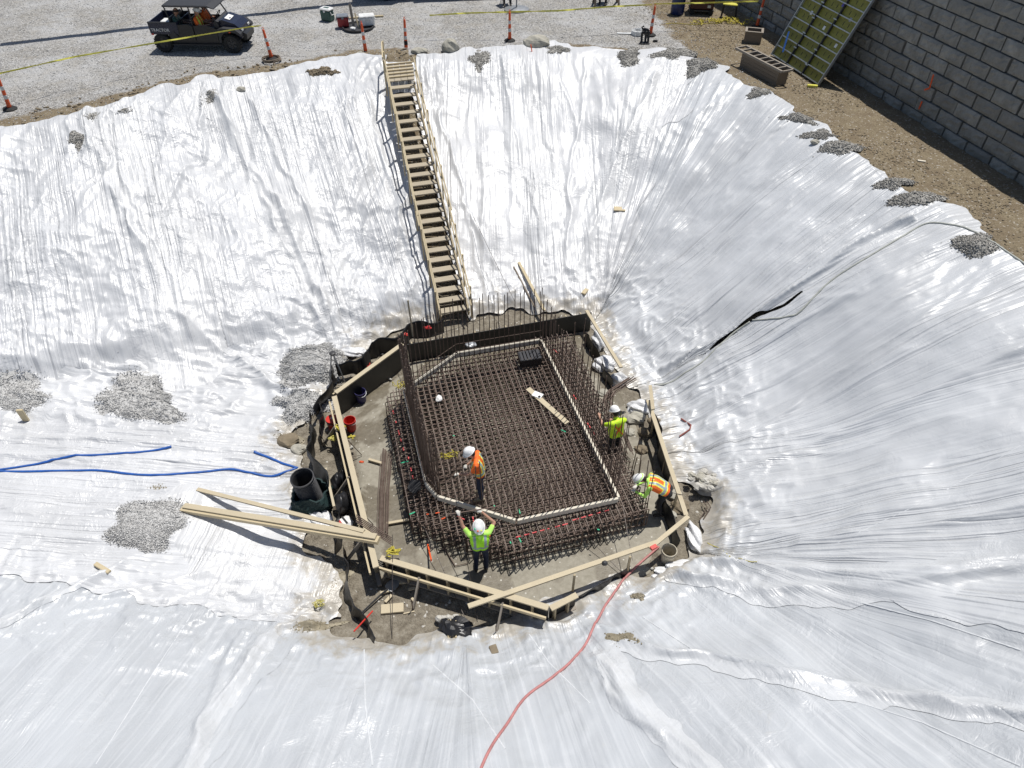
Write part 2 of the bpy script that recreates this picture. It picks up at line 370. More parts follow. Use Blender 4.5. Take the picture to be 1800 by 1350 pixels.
wood('pine', (.62, .52, .34), .66); wood('pine_pale', (.60, .515, .36), .66); wood('stair_wood', (.50, .42, .28), .6)
wood('stair_tread', (.47, .41, .31), .62); wood('old_wood', (.24, .195, .15), .6); wood('grey_wood', (.34, .30, .25), .6); wood('primed', (.74, .68, .56), .82)
for nm, col, ro, me in [
    ('black_ply', (.022, .022, .021), .5, 0), ('black_plastic', (.016, .016, .018), .38, 0), ('rubber', (.018, .018, .018), .8, 0),
    ('orange', (.72, .11, .03), .5, 0), ('red_plastic', (.56, .035, .022), .38, 0), ('white_band', (.62, .62, .60), .4, 0), ('purple_plastic', (.045, .04, .13), .35, 0),
    ('white_plastic', (.78, .78, .76), .35, 0), ('green_plastic', (.03, .085, .07), .4, 0), ('grey_steel', (.33, .34, .35), .45, .6), ('dark_steel', (.055, .055, .058), .5, .3),
    ('navy_paint', (.018, .022, .045), .28, 0), ('grey_panel', (.03, .03, .034), .55, 0), ('blue_plastic', (.015, .03, .12), .4, 0), ('maroon', (.07, .018, .018), .5, 0),
    ('tape_yellow', (.66, .62, .10), .45, 0), ('rope_yellow', (.52, .44, .06), .7, 0), ('wire', (.06, .05, .045), .5, .4), ('red_hose', (.46, .19, .18), .55, 0), ('blue_hose', (.018, .10, .38), .4, 0),
    ('grey_hose', (.40, .41, .37), .55, 0), ('boulder', (.40, .38, .32), .9, 0), ('rubble', (.50, .48, .43), .9, 0), ('mud_clod', (.215, .175, .12), .95, 0), ('filter_green', (.008, .028, .028), .75, 0),
    ('form_yellow', (.235, .22, .035), .5, 0), ('aluminium', (.42, .44, .44), .4, .6), ('violet', (.10, .08, .42), .5, 0), ('blue_strap', (.03, .12, .42), .5, 0),
    ('skin', (.45, .25, .17), .55, 0), ('lime', (.42, .95, .03), .7, 0), ('lime_shirt', (.52, .98, .16), .75, 0), ('vest_orange', (.92, .16, .02), .7, 0), ('vest_yellow', (.60, .92, .03), .7, 0),
    ('silver_tape', (.30, .36, .38), .4, 0), ('yellow_tape', (.80, .85, .10), .6, 0), ('denim', (.022, .03, .06), .85, 0), ('black_cloth', (.02, .02, .022), .85, 0), ('boot', (.03, .025, .02), .7, 0), ('boot_tan', (.36, .30, .20), .8, 0),
    ('glove', (.72, .69, .62), .8, 0), ('helmet_white', (.82, .82, .80), .25, 0), ('hair', (.03, .02, .015), .8, 0), ('spray_orange', (.75, .10, .02), .7, 0), ('spray_green', (.05, .55, .28), .6, 0), ('spray_pink', (.75, .10, .10), .6, 0),
    ('paper', (.80, .80, .78), .7, 0), ('burlap', (.50, .45, .35), .9, 0), ('print_red', (.50, .03, .03), .6, 0), ('print_black', (.02, .02, .02), .6, 0), ('cooler_red', (.30, .02, .025), .4, 0), ('cooler_grey', (.20, .22, .25), .45, 0), ('straw_rope', (.55, .50, .14), .8, 0)]:
    simple(nm, col, ro, me, spec=.5)
# ---------------------------------------------------------------- mesh helpers
def fast_mesh(name, V, F):     # V (n,3) array, F (m,k) array
    me = bpy.data.meshes.new(name); V = np.asarray(V, np.float32); F = np.asarray(F, np.int32); m, k = F.shape
    me.vertices.add(len(V)); me.vertices.foreach_set('co', V.ravel())
    me.loops.add(m * k); me.loops.foreach_set('vertex_index', F.ravel())
    me.polygons.add(m); me.polygons.foreach_set('loop_start', np.arange(0, m * k, k, dtype=np.int32))
    me.update(calc_edges=True); return me
def tag(o, label=None, cat=None, group=None, kind=None):
    if label: o['label'] = label
    if cat: o['category'] = cat
    if group: o['group'] = group
    if kind: o['kind'] = kind
    return o
def link(name, me, mat=None, parent=None, smooth=False):
    o = bpy.data.objects.new(name, me); C.objects.link(o)
    if mat is not None and len(me.materials) == 0: me.materials.append(MATS[mat])
    if parent is not None: o.parent = parent
    if smooth: me.polygons.foreach_set('use_smooth', np.ones(len(me.polygons), bool))
    return o
def thing(name, label, cat, loc=(0, 0, 0), rotz=0.0, group=None, rot=None):
    o = bpy.data.objects.new(name, None); C.objects.link(o); o.location = loc; o.rotation_euler = rot or (0, 0, rotz)
    o.empty_display_size = .2
    return tag(o, label, cat, group)
class MB:
    def __init__(s): s.v = []; s.f = []
    def add(s, vs, fs):
        k = len(s.v); s.v += [tuple(v) for v in vs]; s.f += [tuple(i + k for i in f) for f in fs]; return s
    def box(s, c, d, M=None):
        vs = []
        for z in (-.5, .5):
            for x, y in ((-.5, -.5), (.5, -.5), (.5, .5), (-.5, .5)):
                q = Vector((x * d[0], y * d[1], z * d[2]))
                if M is not None: q = M @ q
                vs.append(q + Vector(c))
        return s.add(vs, [(3, 2, 1, 0), (4, 5, 6, 7), (0, 1, 5, 4), (1, 2, 6, 5), (2, 3, 7, 6), (3, 0, 4, 7)])
    def rbox(s, c, d, b=.02, M=None):      # box with chamfered upright and top edges
        hx, hy, hz = d[0] / 2, d[1] / 2, d[2] / 2; b = min(b, hx * .9, hy * .9, hz * .9); vs = []
        for z, i in ((-hz, b), (-hz + b, 0), (hz - b, 0), (hz, b)):
            for x, y in ((-hx + b, -hy + i), (hx - b, -hy + i), (hx - i, -hy + b), (hx - i, hy - b), (hx - b, hy - i), (-hx + b, hy - i), (-hx + i, hy - b), (-hx + i, -hy + b)):
                q = Vector((x, y, z)); vs.append((M @ q if M is not None else q) + Vector(c))
        fs = [tuple(range(7, -1, -1)), tuple(range(24, 32))]
        for r in range(3):
            for i in range(8): fs.append((r * 8 + i, r * 8 + (i + 1) % 8, r * 8 + 8 + (i + 1) % 8, r * 8 + 8 + i))
        return s.add(vs, fs)
    def beam(s, p, q, w, h, up=(0, 0, 1)):  # w across, h along up
        p = Vector(p); q = Vector(q); x = (q - p); L = x.length; x = x / L; y = Vector(up).cross(x)
        if y.length < 1e-4: y = Vector((0, 1, 0)).cross(x)
        y.normalize(); z = x.cross(y); M = Matrix((x, y, z)).transposed()
        return s.box((p + q) / 2, (L, w, h), M)
    def tube(s, pts, r, n=6, cap=True):
        pts = [Vector(p) for p in pts]; m = len(pts); rr = r if hasattr(r, '__len__') else [r] * m
        t0 = (pts[1] - pts[0]).normalized(); a = Vector((0, 0, 1)) if abs(t0.z) < .9 else Vector((1, 0, 0))
        nrm = (a - t0 * a.dot(t0)).normalized(); vs = []; fs = []
        for i in range(m):
            t = (pts[min(i + 1, m - 1)] - pts[max(i - 1, 0)]).normalized()
            nrm = (nrm - t * nrm.dot(t)); nrm.normalize(); bn = t.cross(nrm)
            for j in range(n):
                an = 2 * math.pi * (j + .5) / n; vs.append(pts[i] + (nrm * math.cos(an) + bn * math.sin(an)) * rr[i])
        for i in range(m - 1):
            for j in range(n): fs.append((i * n + j, i * n + (j + 1) % n, (i + 1) * n + (j + 1) % n, (i + 1) * n + j))
        if cap: fs.append(tuple(range(n - 1, -1, -1))); fs.append(tuple(range((m - 1) * n, m * n)))
        return s.add(vs, fs)
    def lathe(s, prof, n=20, c=(0, 0, 0), M=None, sx=1.0, sy=1.0):
        vs = []; fs = []; m = len(prof)
        for r, z in prof:
            for j in range(n):
                a = 2 * math.pi * j / n; q = Vector((r * math.cos(a) * sx, r * math.sin(a) * sy, z))
                vs.append((M @ q if M is not None else q) + Vector(c))
        for i in range(m - 1):
            for j in range(n): fs.append((i * n + j, i * n + (j + 1) % n, (i + 1) * n + (j + 1) % n, (i + 1) * n + j))
        if prof[0][0] > .0011 and prof[-1][0] > .0011:      # a ring: close it on itself
            for j in range(n): fs.append(((m - 1) * n + j, (m - 1) * n + (j + 1) % n, (j + 1) % n, j))
        else:
            if prof[0][0] > 1e-6: fs.append(tuple(range(n - 1, -1, -1)))
            if prof[-1][0] > 1e-6: fs.append(tuple(range((m - 1) * n, m * n)))
        return s.add(vs, fs)
    def prism(s, poly, y0, y1, plane='xz'):  # outline in the plane, extruded along the third axis
        n = len(poly); f = {'xz': lambda a, b, d: (a, d, b), 'xy': lambda a, b, d: (a, b, d), 'yz': lambda a, b, d: (d, a, b)}[plane]
        vs = [f(a, b, y0) for a, b in poly] + [f(a, b, y1) for a, b in poly]
        fs = [tuple(range(n)), tuple(range(2 * n - 1, n - 1, -1))] + [(i, n + i, n + (i + 1) % n, (i + 1) % n) for i in range(n)]
        return s.add(vs, fs)
    def blob(s, c, r, amp=.2, seed=0, nu=18, nv=11, flat=0.0, M=None):   # lumpy rounded body
        rg = random.Random(seed); ph = [(rg.uniform(0, 6.3), rg.uniform(1.2, 3.4), rg.uniform(1, 3), rg.uniform(.4, 1)) for _ in range(7)]
        vs = []; fs = []
        for i in range(nv + 1):
            th = math.pi * i / nv
            for j in range(nu):
                a = 2 * math.pi * j / nu; d = Vector((math.sin(th) * math.cos(a), math.sin(th) * math.sin(a), math.cos(th)))
                k = 1 + amp * sum(g * math.sin(f * 2 * d.x + p + h * 2 * d.y) * math.cos(h * 2 * d.z + p * 2) for p, f, h, g in ph) / 3.0
                q = Vector((d.x * r[0] * k, d.y * r[1] * k, d.z * r[2] * k))
                if flat and q.z < -r[2] * (1 - flat): q.z = -r[2] * (1 - flat)
                vs.append((M @ q if M is not None else q) + Vector(c))
        for i in range(nv):
            for j in range(nu): fs.append((i * nu + j, (i + 1) * nu + j, (i + 1) * nu + (j + 1) % nu, i * nu + (j + 1) % nu))
        return s.add(vs, fs)
    def mesh(s, name, off=(0, 0, 0)):
        me = bpy.data.meshes.new(name); o = Vector(off); me.from_pydata([tuple(Vector(v) - o) for v in s.v], [], s.f); me.update()
        return me
    def part(s, name, mat, parent, world=False, smooth=False, label=None):
        o = link(name, s.mesh(name, parent.location if world else (0, 0, 0)), mat, parent, smooth)
        if smooth == 'auto': pass
        return tag(o, label)
    def solid(s, name, mat, label, cat, group=None, smooth=False, kind=None):   # one-mesh thing given in world coordinates; origin at its base
        a = np.array(s.v); c = (a.min(0) + a.max(0)) / 2; c[2] = a[:, 2].min()
        o = link(name, s.mesh(name, tuple(c)), mat, None, smooth); o.location = tuple(c)
        return tag(o, label, cat, group, kind)
OCT = np.array([(1, 0, 0), (-1, 0, 0), (0, 1, 0), (0, -1, 0), (0, 0, 1), (0, 0, -1)], float)
OCF = np.array([(0, 2, 4), (2, 1, 4), (1, 3, 4), (3, 0, 4), (2, 0, 5), (1, 2, 5), (3, 1, 5), (0, 3, 5)])
def stones(pos, size):         # many small angular stones as arrays
    n = len(pos); V = np.repeat(OCT[None], n, 0) * (1 + (rng.random((n, 6, 1)) - .5) * .7)
    V = V * (np.stack([rng.uniform(.7, 1.3, n), rng.uniform(.6, 1.1, n), rng.uniform(.4, .85, n)], 1) * np.asarray(size)[:, None])[:, None, :]
    a = rng.uniform(0, 6.28, n); b = rng.uniform(-.7, .7, n); ca, sa, cb, sb = np.cos(a), np.sin(a), np.cos(b), np.sin(b)
    x, y, z = V[..., 0], V[..., 1], V[..., 2]
    y, z = y * cb[:, None] - z * sb[:, None], y * sb[:, None] + z * cb[:, None]
    x, y = x * ca[:, None] - y * sa[:, None], x * sa[:, None] + y * ca[:, None]
    V = np.stack([x, y, z], -1) + np.asarray(pos)[:, None, :]
    F = (OCF[None] + (np.arange(n) * 6)[:, None, None]).reshape(-1, 3)
    return V.reshape(-1, 3), F

# ---------------------------------------------------------------- ground
def axis(lo, hi, dlo, dhi, step):
    mid = list(np.arange(dlo, dhi + 1e-6, step)); left = []; x = dlo; s = step
    while x > lo: s *= 1.35; x -= s; left.append(max(x, lo))
    right = []; x = mid[-1]; s = step
    while x < hi: s *= 1.35; x += s; right.append(min(x, hi))
    return np.array(left[::-1] + mid + right)
gx = axis(-900, 900, -24, 17, .11); gy = axis(-600, 1500, -1, 38, .11)
GX, GY = np.meshgrid(gx, gy); bz, szz, co = terrain(GX.ravel(), GY.ravel())
X = GX.ravel(); Y = GY.ravel(); drim = co[4]; dh = segdist(HOLE, X, Y); ih = inside(HOLE, X, Y)
gz = bz - .05 * ((drim < .1) & ~ih) + np.where(ih, (fbm(X * 2.2, Y * 2.2, 4, 13) - .5) * .16 * sstep(.45, 1.1, dh), 0)
gz = gz - .05 * ih * sstep(.45, 1.0, dh)
ni, nj = len(gy), len(gx); idx = np.arange(ni * nj).reshape(ni, nj)
F = np.stack([idx[:-1, :-1], idx[:-1, 1:], idx[1:, 1:], idx[1:, :-1]], -1).reshape(-1, 4)
me = fast_mesh('ground', np.stack([X, Y, gz], 1), F)
# soil strip between the pit and the block wall, soil patches along the back and left rim, gravel elsewhere
WA = np.array((12.64, 25.02)); WT = np.array((0.2735, -0.9619)); WN = np.array((0.9619, 0.2735))
sdw = (X - WA[0]) * WN[0] + (Y - WA[1]) * WN[1]
soil = sstep(-5.6, -3.6, sdw + (Y > 27) * (Y - 27) * -.12)
soil = np.maximum(soil, sstep(1.9, .3, drim) * (X < -4.0) * 1.0); soil = np.maximum(soil, sstep(.9, .1, drim) * .75)
soil = np.maximum(soil, (drim < 0) * 1.0)
soil = np.clip(soil, 0, 1) * .9 + .05
mud = np.where(drim < -1.0, sstep(-3.3, -4.0, gz), 0)
for nm, arr in (('soil', soil), ('mud', mud)):
    at = me.attributes.new(nm, 'FLOAT', 'POINT'); at.data.foreach_set('value', arr.astype(np.float32))
g = link('ground', me, 'yard_ground', None, True); tag(g, kind='structure')

# ---------------------------------------------------------------- plastic sheets
GS = .042
sx = np.arange(-20, 14.2, GS); sy = np.arange(-1.4, 30.6, GS)
SX, SY = np.meshgrid(sx, sy); X = SX.ravel(); Y = SY.ravel()
_, SZ, co = terrain(X, Y); u, d, t, din, drim, nx = co
jit = (fbm(X / .5, Y / .5, 3, 81) - .5); jit2 = fbm(X / 1.4, Y / 1.4, 3, 83) - .5
hole_d = hole_edge(X, Y)
rimcut = np.maximum(.28 + 1.1 * jit2 + .5 * jit, .04)
cover = (hole_d > 0) & (drim < rimcut)
# the way down for the stairs stays open at the top
top = P(705, 108, 0)
slit = np.array([(q.x, q.y) for q in (PG0(*a) for a in [(1418, 512), (1372, 548), (1330, 562), (1296, 588), (1264, 612), (1238, 630)])])
cover &= ~(segdist(slit, X + jit * .18, Y + jit * .18, False) < .034 * np.clip(fbm(X / .6, Y / .6, 2, 97) * 2.4 - .35, 0, 1))
cover &= ~((np.abs(X - (top.x)) < .55) & (Y > 27.9))
_e = Vector((STB.x - STT.x, STB.y - STT.y)).normalized(); _sa = (X - STT.x) * _e.x + (Y - STT.y) * _e.y; _la = np.abs(-(X - STT.x) * _e.y + (Y - STT.y) * _e.x)
cover &= ~((_la < .40 + .15 * jit) & (_sa > -.6) & (_sa < (STB - STT).length + .4))
ucut = u + jit2 * .9 + jit * .25
UB = dict(near_far=U1(120, 1060, -3.2), near_l=U1(420, 1220, -3.3), near_m=U1(1090, 1220, -3.6), near_r=U1(1500, 1030, -2.8), right=U1(1420, 505, -2.2), back=U1(1130, 330, -2), stair=U_ST)
UV_U = u; UV_D = d - din
def sheet(name, mask, mat, label, lift, group='plastic sheets lining the pit'):
    UV_U, UV_D = (Y, X) if 'ramp' in label else (u, d - din)
    mask = mask & cover
    z = SZ + lift
    m2 = mask.reshape(SX.shape); cv = cover.reshape(SX.shape); fm = (cv[:-1, :-1] & cv[1:, :-1] & cv[:-1, 1:] & cv[1:, 1:]) & (m2[:-1, :-1] | m2[1:, 1:])
    ii = np.arange(X.size).reshape(SX.shape)
    F = np.stack([ii[:-1, :-1][fm], ii[:-1, 1:][fm], ii[1:, 1:][fm], ii[1:, :-1][fm]], -1)
    if len(F) == 0: return None
    used, inv = np.unique(F.ravel(), return_inverse=True); F = inv.reshape(-1, 4)
    V = np.stack([X[used], Y[used], z[used]], 1)
    E = np.sort(np.concatenate([F[:, [0, 1]], F[:, [1, 2]], F[:, [2, 3]], F[:, [3, 0]]]), 1)   # ease the cut edges into curves
    key, cnt = np.unique(E[:, 0].astype(np.int64) * len(V) + E[:, 1], return_counts=True); key = key[cnt == 1]; e0 = key // len(V); e1 = key % len(V)
    for _ in range(5):
        acc_ = np.zeros((len(V), 3)); n_ = np.zeros(len(V)); np.add.at(acc_, e0, V[e1]); np.add.at(acc_, e1, V[e0]); np.add.at(n_, e0, 1); np.add.at(n_, e1, 1)
        bm_ = n_ > 0; V[bm_] = .4 * V[bm_] + .6 * acc_[bm_] / n_[bm_][:, None]
    c = np.array([V[:, 0].mean(), V[:, 1].mean(), V[:, 2].min()])
    me = fast_mesh(name, V - c, F)
    at = me.attributes.new('muddy', 'FLOAT', 'POINT'); at.data.foreach_set('value', (sstep(1.5, .0, hole_d[used]) * .95).astype(np.float32))
    uvl = me.uv_layers.new(name='uv'); li = np.empty(len(me.loops), np.int32); me.loops.foreach_get('vertex_index', li)
    uvl.data.foreach_set('uv', np.stack([UV_U[used][li], UV_D[used][li]], 1).astype(np.float32).ravel())
    o = link(name, me, mat, None, True); o.location = c
    return tag(o, label, 'plastic sheet', group)
ov = .16
SH = []
_sheet = sheet
def sheet(*a, **k):
    o = _sheet(*a, **k); SH.append(o); return o
ramp_m = (d < .25 + jit * .5) & (X < -4.2)
slope_m = (d > -.05)
U = ucut
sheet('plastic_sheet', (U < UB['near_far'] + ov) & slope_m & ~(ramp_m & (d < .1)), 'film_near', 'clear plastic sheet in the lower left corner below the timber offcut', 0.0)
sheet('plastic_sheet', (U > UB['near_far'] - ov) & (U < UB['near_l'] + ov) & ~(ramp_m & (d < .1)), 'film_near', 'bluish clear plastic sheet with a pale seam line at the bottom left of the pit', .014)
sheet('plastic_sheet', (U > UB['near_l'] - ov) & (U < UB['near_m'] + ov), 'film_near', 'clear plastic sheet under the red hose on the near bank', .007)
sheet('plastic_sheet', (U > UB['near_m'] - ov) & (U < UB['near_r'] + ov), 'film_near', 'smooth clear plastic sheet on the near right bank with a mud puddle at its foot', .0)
sheet('plastic_sheet', (U > UB['near_r'] - ov) & (U < UB['right'] + ov), 'film_clear', 'tightly drawn plastic sheet on the right bank below the grey hose', .016)
sheet('plastic_sheet', (U > UB['right'] - ov) & (U < UB['back'] + ov), 'film_clear', 'pleated plastic sheet on the right bank above the grey hose', .004)
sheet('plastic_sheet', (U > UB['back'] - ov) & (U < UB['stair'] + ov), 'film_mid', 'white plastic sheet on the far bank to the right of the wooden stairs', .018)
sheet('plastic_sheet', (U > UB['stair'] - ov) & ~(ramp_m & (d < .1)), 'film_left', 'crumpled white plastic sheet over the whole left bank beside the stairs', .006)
sheet('plastic_sheet', ramp_m, 'film_left', 'wrinkled plastic sheet on the flat ramp under the blue hoses', .022)
# overlapping strips and doubled folds, whiter where two layers lie on each other
def strip(pix, wd, label, lift, mat='film_milky'):
    pts = np.array([(p.x, p.y) for p in (PG0(*q) for q in pix)])
    dd = segdist(pts, X + jit * .25, Y + jit * .25, False)
    w_ = wd * (.65 + .8 * fbm(X / 1.9, Y / 1.9, 2, 87)); lift = .012 + (lift * .8) * sstep(0, .22, w_ - dd)
    sheet('plastic_strip', dd < w_, mat, label, lift, 'doubled plastic strips over the lining')
strip([(190, 195), (215, 300), (300, 450), (335, 600), (330, 650)], .95, 'long pleated plastic strip over the left bank, nearer the left edge', .05)
strip([(395, 140), (450, 250), (540, 420), (600, 560)], 1.0, 'long pleated plastic strip over the left bank, nearer the stairs', .055)
strip([(540, 1095), (485, 1115), (430, 1190), (370, 1270), (335, 1380), (310, 1520)], .22, 'narrow white plastic fold running to the bottom edge on the left', .05, 'film_fold')
strip([(1090, 1140), (1250, 1172), (1450, 1212), (1640, 1240), (1830, 1272), (2000, 1300)], .16, 'narrow white plastic fold along the near right bank', .04, 'film_fold')
strip([(1060, 1150), (1095, 1225), (1170, 1290), (1260, 1380), (1360, 1500)], .26, 'white gathered plastic fold beside the red hose', .05, 'film_fold')
strip([(1200, 1000), (1330, 1030), (1500, 1034), (1660, 1015), (1830, 975), (2000, 935)], .42, 'wide white plastic fold across the right end of the near bank', .045, 'film_fold')
strip([(240, 990), (140, 1040), (50, 1085), (-30, 1130)], .14, 'thin white plastic fold in the lower left corner', .04, 'film_fold')
strip([(330, 905), (420, 1000), (500, 1020), (580, 1010)], .8, 'loose white plastic flap under the long timbers', .035)
strip([(880, 110), (930, 250), (960, 420)], .8, 'bright plastic strip hanging on the far bank right of the stairs', .05)
strip([(1170, 130), (1090, 300), (1020, 480)], .7, 'bright plastic strip at the right end of the far bank', .045)

# ---------------------------------------------------------------- block wall on the right
wall = thing('block_wall', 'tall grey concrete block retaining wall in shade at the right', 'wall', (float(WA[0]), float(WA[1]), 0), 0)
BL, BH, BD = 1.0, .405, .6
bmeshes = []
for k in range(6):             # split-faced block, face roughened, arrises rounded
    rg = random.Random(k); nx_, nz_ = 7, 4; mb = MB(); vs = []
    for j in range(nz_ + 1):
        for i in range(nx_ + 1):
            ex = min(i, nx_ - i) / 1.0; ez = min(j, nz_ - j) / 1.0
            bul = 0.0 if (ex == 0 or ez == 0) else .03 + rg.uniform(-.018, .03)
            vs.append(((i / nx_ - .5) * (BL - .055), -bul, .008 + j / nz_ * (BH - .03) + (rg.uniform(-.006, .006) if 0 < i < nx_ else 0)))
    n0 = len(vs); fs = []
    for j in range(nz_):
        for i in range(nx_): q = j * (nx_ + 1) + i; fs.append((q, q + 1, q + nx_ + 2, q + nx_ + 1))
    c4 = [(-(BL - .055) / 2, BD, .008), ((BL - .055) / 2, BD, .008), ((BL - .055) / 2, BD, BH - .01), (-(BL - .055) / 2, BD, BH - .01)]
    vs += c4; a, b, c_, d_ = n0, n0 + 1, n0 + 2, n0 + 3
    bot = list(range(nx_ + 1)); topr = [nz_ * (nx_ + 1) + i for i in range(nx_ + 1)]
    lf = [j * (nx_ + 1) for j in range(nz_ + 1)]; rt = [j * (nx_ + 1) + nx_ for j in range(nz_ + 1)]
    fs += [tuple(bot[::-1] + [a, b]), tuple(topr + [c_, d_]), tuple(lf + [d_, a]), tuple(rt[::-1] + [b, c_]), (a, d_, c_, b)]
    bmeshes.append(MB().add(vs, fs).mesh('block'))
wang = math.atan2(-WT[1], -WT[0])       # the face looks towards the pit
for r in range(11):
    for k in range(-15, 11):
        s = (k + (.5 if r % 2 else 0)) * BL + random.uniform(-.008, .008)
        o = link('block', bmeshes[random.randrange(6)], 'concrete_block', wall)
        o.location = (WT[0] * s + WN[0] * (r * .032 + random.uniform(0, .035)), WT[1] * s + WN[1] * (r * .032), r * BH - .12 + (0))
        o.rotation_euler = (random.uniform(-.01, .01), 0, wang + math.pi + random.uniform(-.022, .022))
# backing earth behind the wall
mb = MB(); p0 = WA - WT * 16.5 + WN * 1.0; p1 = WA + WT * 11.5 + WN * 1.0
mb.add([(p0[0], p0[1], -.3), (p1[0], p1[1], -.3), (p1[0] + WN[0] * .5, p1[1] + WN[1] * .5, -.3), (p0[0] + WN[0] * .5, p0[1] + WN[1] * .5, -.3)] +
       [(p0[0], p0[1], 4.2), (p1[0], p1[1], 4.2), (p1[0] + WN[0] * .5, p1[1] + WN[1] * .5, 4.2), (p0[0] + WN[0] * .5, p0[1] + WN[1] * .5, 4.2)],
       [(3, 2, 1, 0), (4, 5, 6, 7), (0, 1, 5, 4), (1, 2, 6, 5), (2, 3, 7, 6), (3, 0, 4, 7)])
mb.part('backing', 'concrete_block', wall, world=True)
# orange survey marks sprayed on the blocks: thin paint strokes standing 4 mm off the face
def on_wall(px, py):           # sight line against the wall face
    q = P(px, py, -8); c = Vector((0, 0, CAM_H)); dv = q - c; n = Vector((WN[0], WN[1], 0)); a = Vector((WA[0], WA[1], 0)) - n * .05
    return c + dv * ((a - c).dot(n) / dv.dot(n))
for pts in ([(1641, 131), (1634, 155)], [(1634, 155), (1625, 158)], [(1621, 178), (1615, 192)]):
    a, b = on_wall(*pts[0]), on_wall(*pts[1]); MB().beam(a, b, .05, .012, (WN[0], WN[1], 0)).part('paint_mark', 'spray_orange', wall, world=True)

# welded seams of the sheets: narrow raised doubled bands, each a part of its sheet
def seam(sh, pix, w=.032):
    pts = []
    for i in range(len(pix) - 1):
        for j in range(24): pts.append(PG(pix[i][0] + (pix[i + 1][0] - pix[i][0]) * j / 24, pix[i][1] + (pix[i + 1][1] - pix[i][1]) * j / 24))
    V = []; F = []; n = len(pts); o = sh.location
    for i, q in enumerate(pts):
        d_ = pts[min(i + 1, n - 1)] - pts[max(i - 1, 0)]; sd = d_.cross(Vector((0, 0, 1))).normalized() * (w / 2 * (.7 + .5 * random.random()))
        V += [q - sd - o + Vector((0, 0, .004)), q - sd * .6 - o + Vector((0, 0, .016)), q + sd * .6 - o + Vector((0, 0, .016)), q + sd - o + Vector((0, 0, .004))]
    for i in range(n - 1):
        for j in range(3): F.append((i * 4 + j, i * 4 + j + 1, i * 4 + j + 5, i * 4 + j + 4))
    MB().add(V, F).part('seam', 'film_seam', sh, smooth=True)
for k, pix in ((1, [(345, 1068), (262, 1195), (165, 1350)]), (2, [(640, 1142), (642, 1240), (655, 1350)]), (3, [(1130, 1085), (1260, 1170), (1445, 1215), (1620, 1270), (1800, 1350)]), (3, [(1460, 1046), (1640, 1092), (1800, 1145)]),
               (4, [(1465, 958), (1650, 870), (1800, 780)]), (2, [(930, 1115), (965, 1165), (1040, 1240)]), (2, [(762, 1170), (830, 1230), (890, 1320)]), (7, [(20, 560), (28, 640)])):
    seam(SH[k], pix)
# ---------------------------------------------------------------- blinding slab in the pit
FA, FB_, FC, FD, FE = [P(*q, ZB + .8) for q in ((715, 602), (1032, 547), (592, 692), (660, 978), (965, 1062))]
slab_poly = [(FA.x, FA.y), (FC.x, FC.y), (FD.x, FD.y), (FE.x, FE.y), (2.4, 8.35), (4.0, 9.6), (3.9, 11.6), (3.6, 13.6), (3.1, 15.6), (FB_.x, FB_.y)]
cx_ = sum(p[0] for p in slab_poly) / 10; cy_ = sum(p[1] for p in slab_poly) / 10
gx = np.arange(-6, 5.5, .09); gy = np.arange(6.5, 18.5, .09); A, B = np.meshgrid(gx, gy); x = A.ravel(); y = B.ravel()
sd = np.where(inside(np.array(slab_poly), x, y), 1, -1) * segdist(np.array(slab_poly), x, y) + (fbm(x, y, 3, 15) - .5) * .5
m2 = (sd > -.12).reshape(A.shape); fm = m2[:-1, :-1] & m2[1:, :-1] & m2[:-1, 1:] & m2[1:, 1:]; ii = np.arange(x.size).reshape(A.shape)
z = ZB + .02 + (fbm(x / .8, y / .8, 3, 19) - .5) * .02 - .12 * sstep(.15, -.1, sd)
F = np.stack([ii[:-1, :-1][fm], ii[:-1, 1:][fm], ii[1:, 1:][fm], ii[1:, :-1][fm]], -1); used, inv = np.unique(F.ravel(), return_inverse=True)
tag(link('mud_slab', fast_mesh('mud_slab', np.stack([x, y, z], 1)[used], inv.reshape(-1, 4)), 'mud_slab', None, True), kind='structure')
SZ0 = ZB + .03
# ---------------------------------------------------------------- formwork panels round the footing
def form(p, q, label, out, h=.8, studs=True, ply='black_ply', plates=True, wale=True, brace=2):
    p = Vector((p[0], p[1], ZB)); q = Vector((q[0], q[1], ZB)); L = (q - p).length; e = (q - p) / L; n = Vector((e.y, -e.x, 0)) * out
    t = thing('concrete_form', label, 'formwork', (p + q) / 2, 0, 'timber forms round the footing')
    MB().beam(p + Vector((0, 0, h / 2)), q + Vector((0, 0, h / 2)), .022, h - .005).part('plywood', ply, t, True)
    o1 = n * .06; z = lambda v: Vector((0, 0, v))
    if plates:
        MB().beam(p + n * .045 + z(h + .021), q + n * .045 + z(h + .021), .135, .04).part('top_plate', 'pine_pale', t, True)
        MB().beam(p + o1 + z(.06), q + o1 + z(.06), .09, .04).part('bottom_plate', 'grey_wood', t, True)
    if studs:
        k = max(2, int(L / .48))
        for i in range(k):
            b = p + e * (L * (i + .3) / k) + n * .056; MB().beam(b + z(.085), b + z(h - .004), .042, .085, tuple(n)).part('stud', 'stair_wood', t, True)
    if wale: MB().beam(p + n * .2 + z(h - .16), q + n * .2 + z(h - .16), .042, .09).part('wale', 'pine', t, True)
    for i in range(brace):
        b = p + e * (L * (i + .5) / brace); mbk = MB().beam(b + n * .15 + z(h - .1), b + n * .62 + z(.05), .04, .08); mbk.part('brace', 'grey_wood', t, True)
        MB().tube([b + n * .64 + z(-.2), b + n * .64 + z(.45)], .012, 6).part('stake', 'rebar', t, True)
    return t
form(FA, FB_ + (FB_ - FA).normalized() * .15, 'black plywood form panel along the far side of the footing', -1, .72, True, plates=False, wale=False, brace=3)
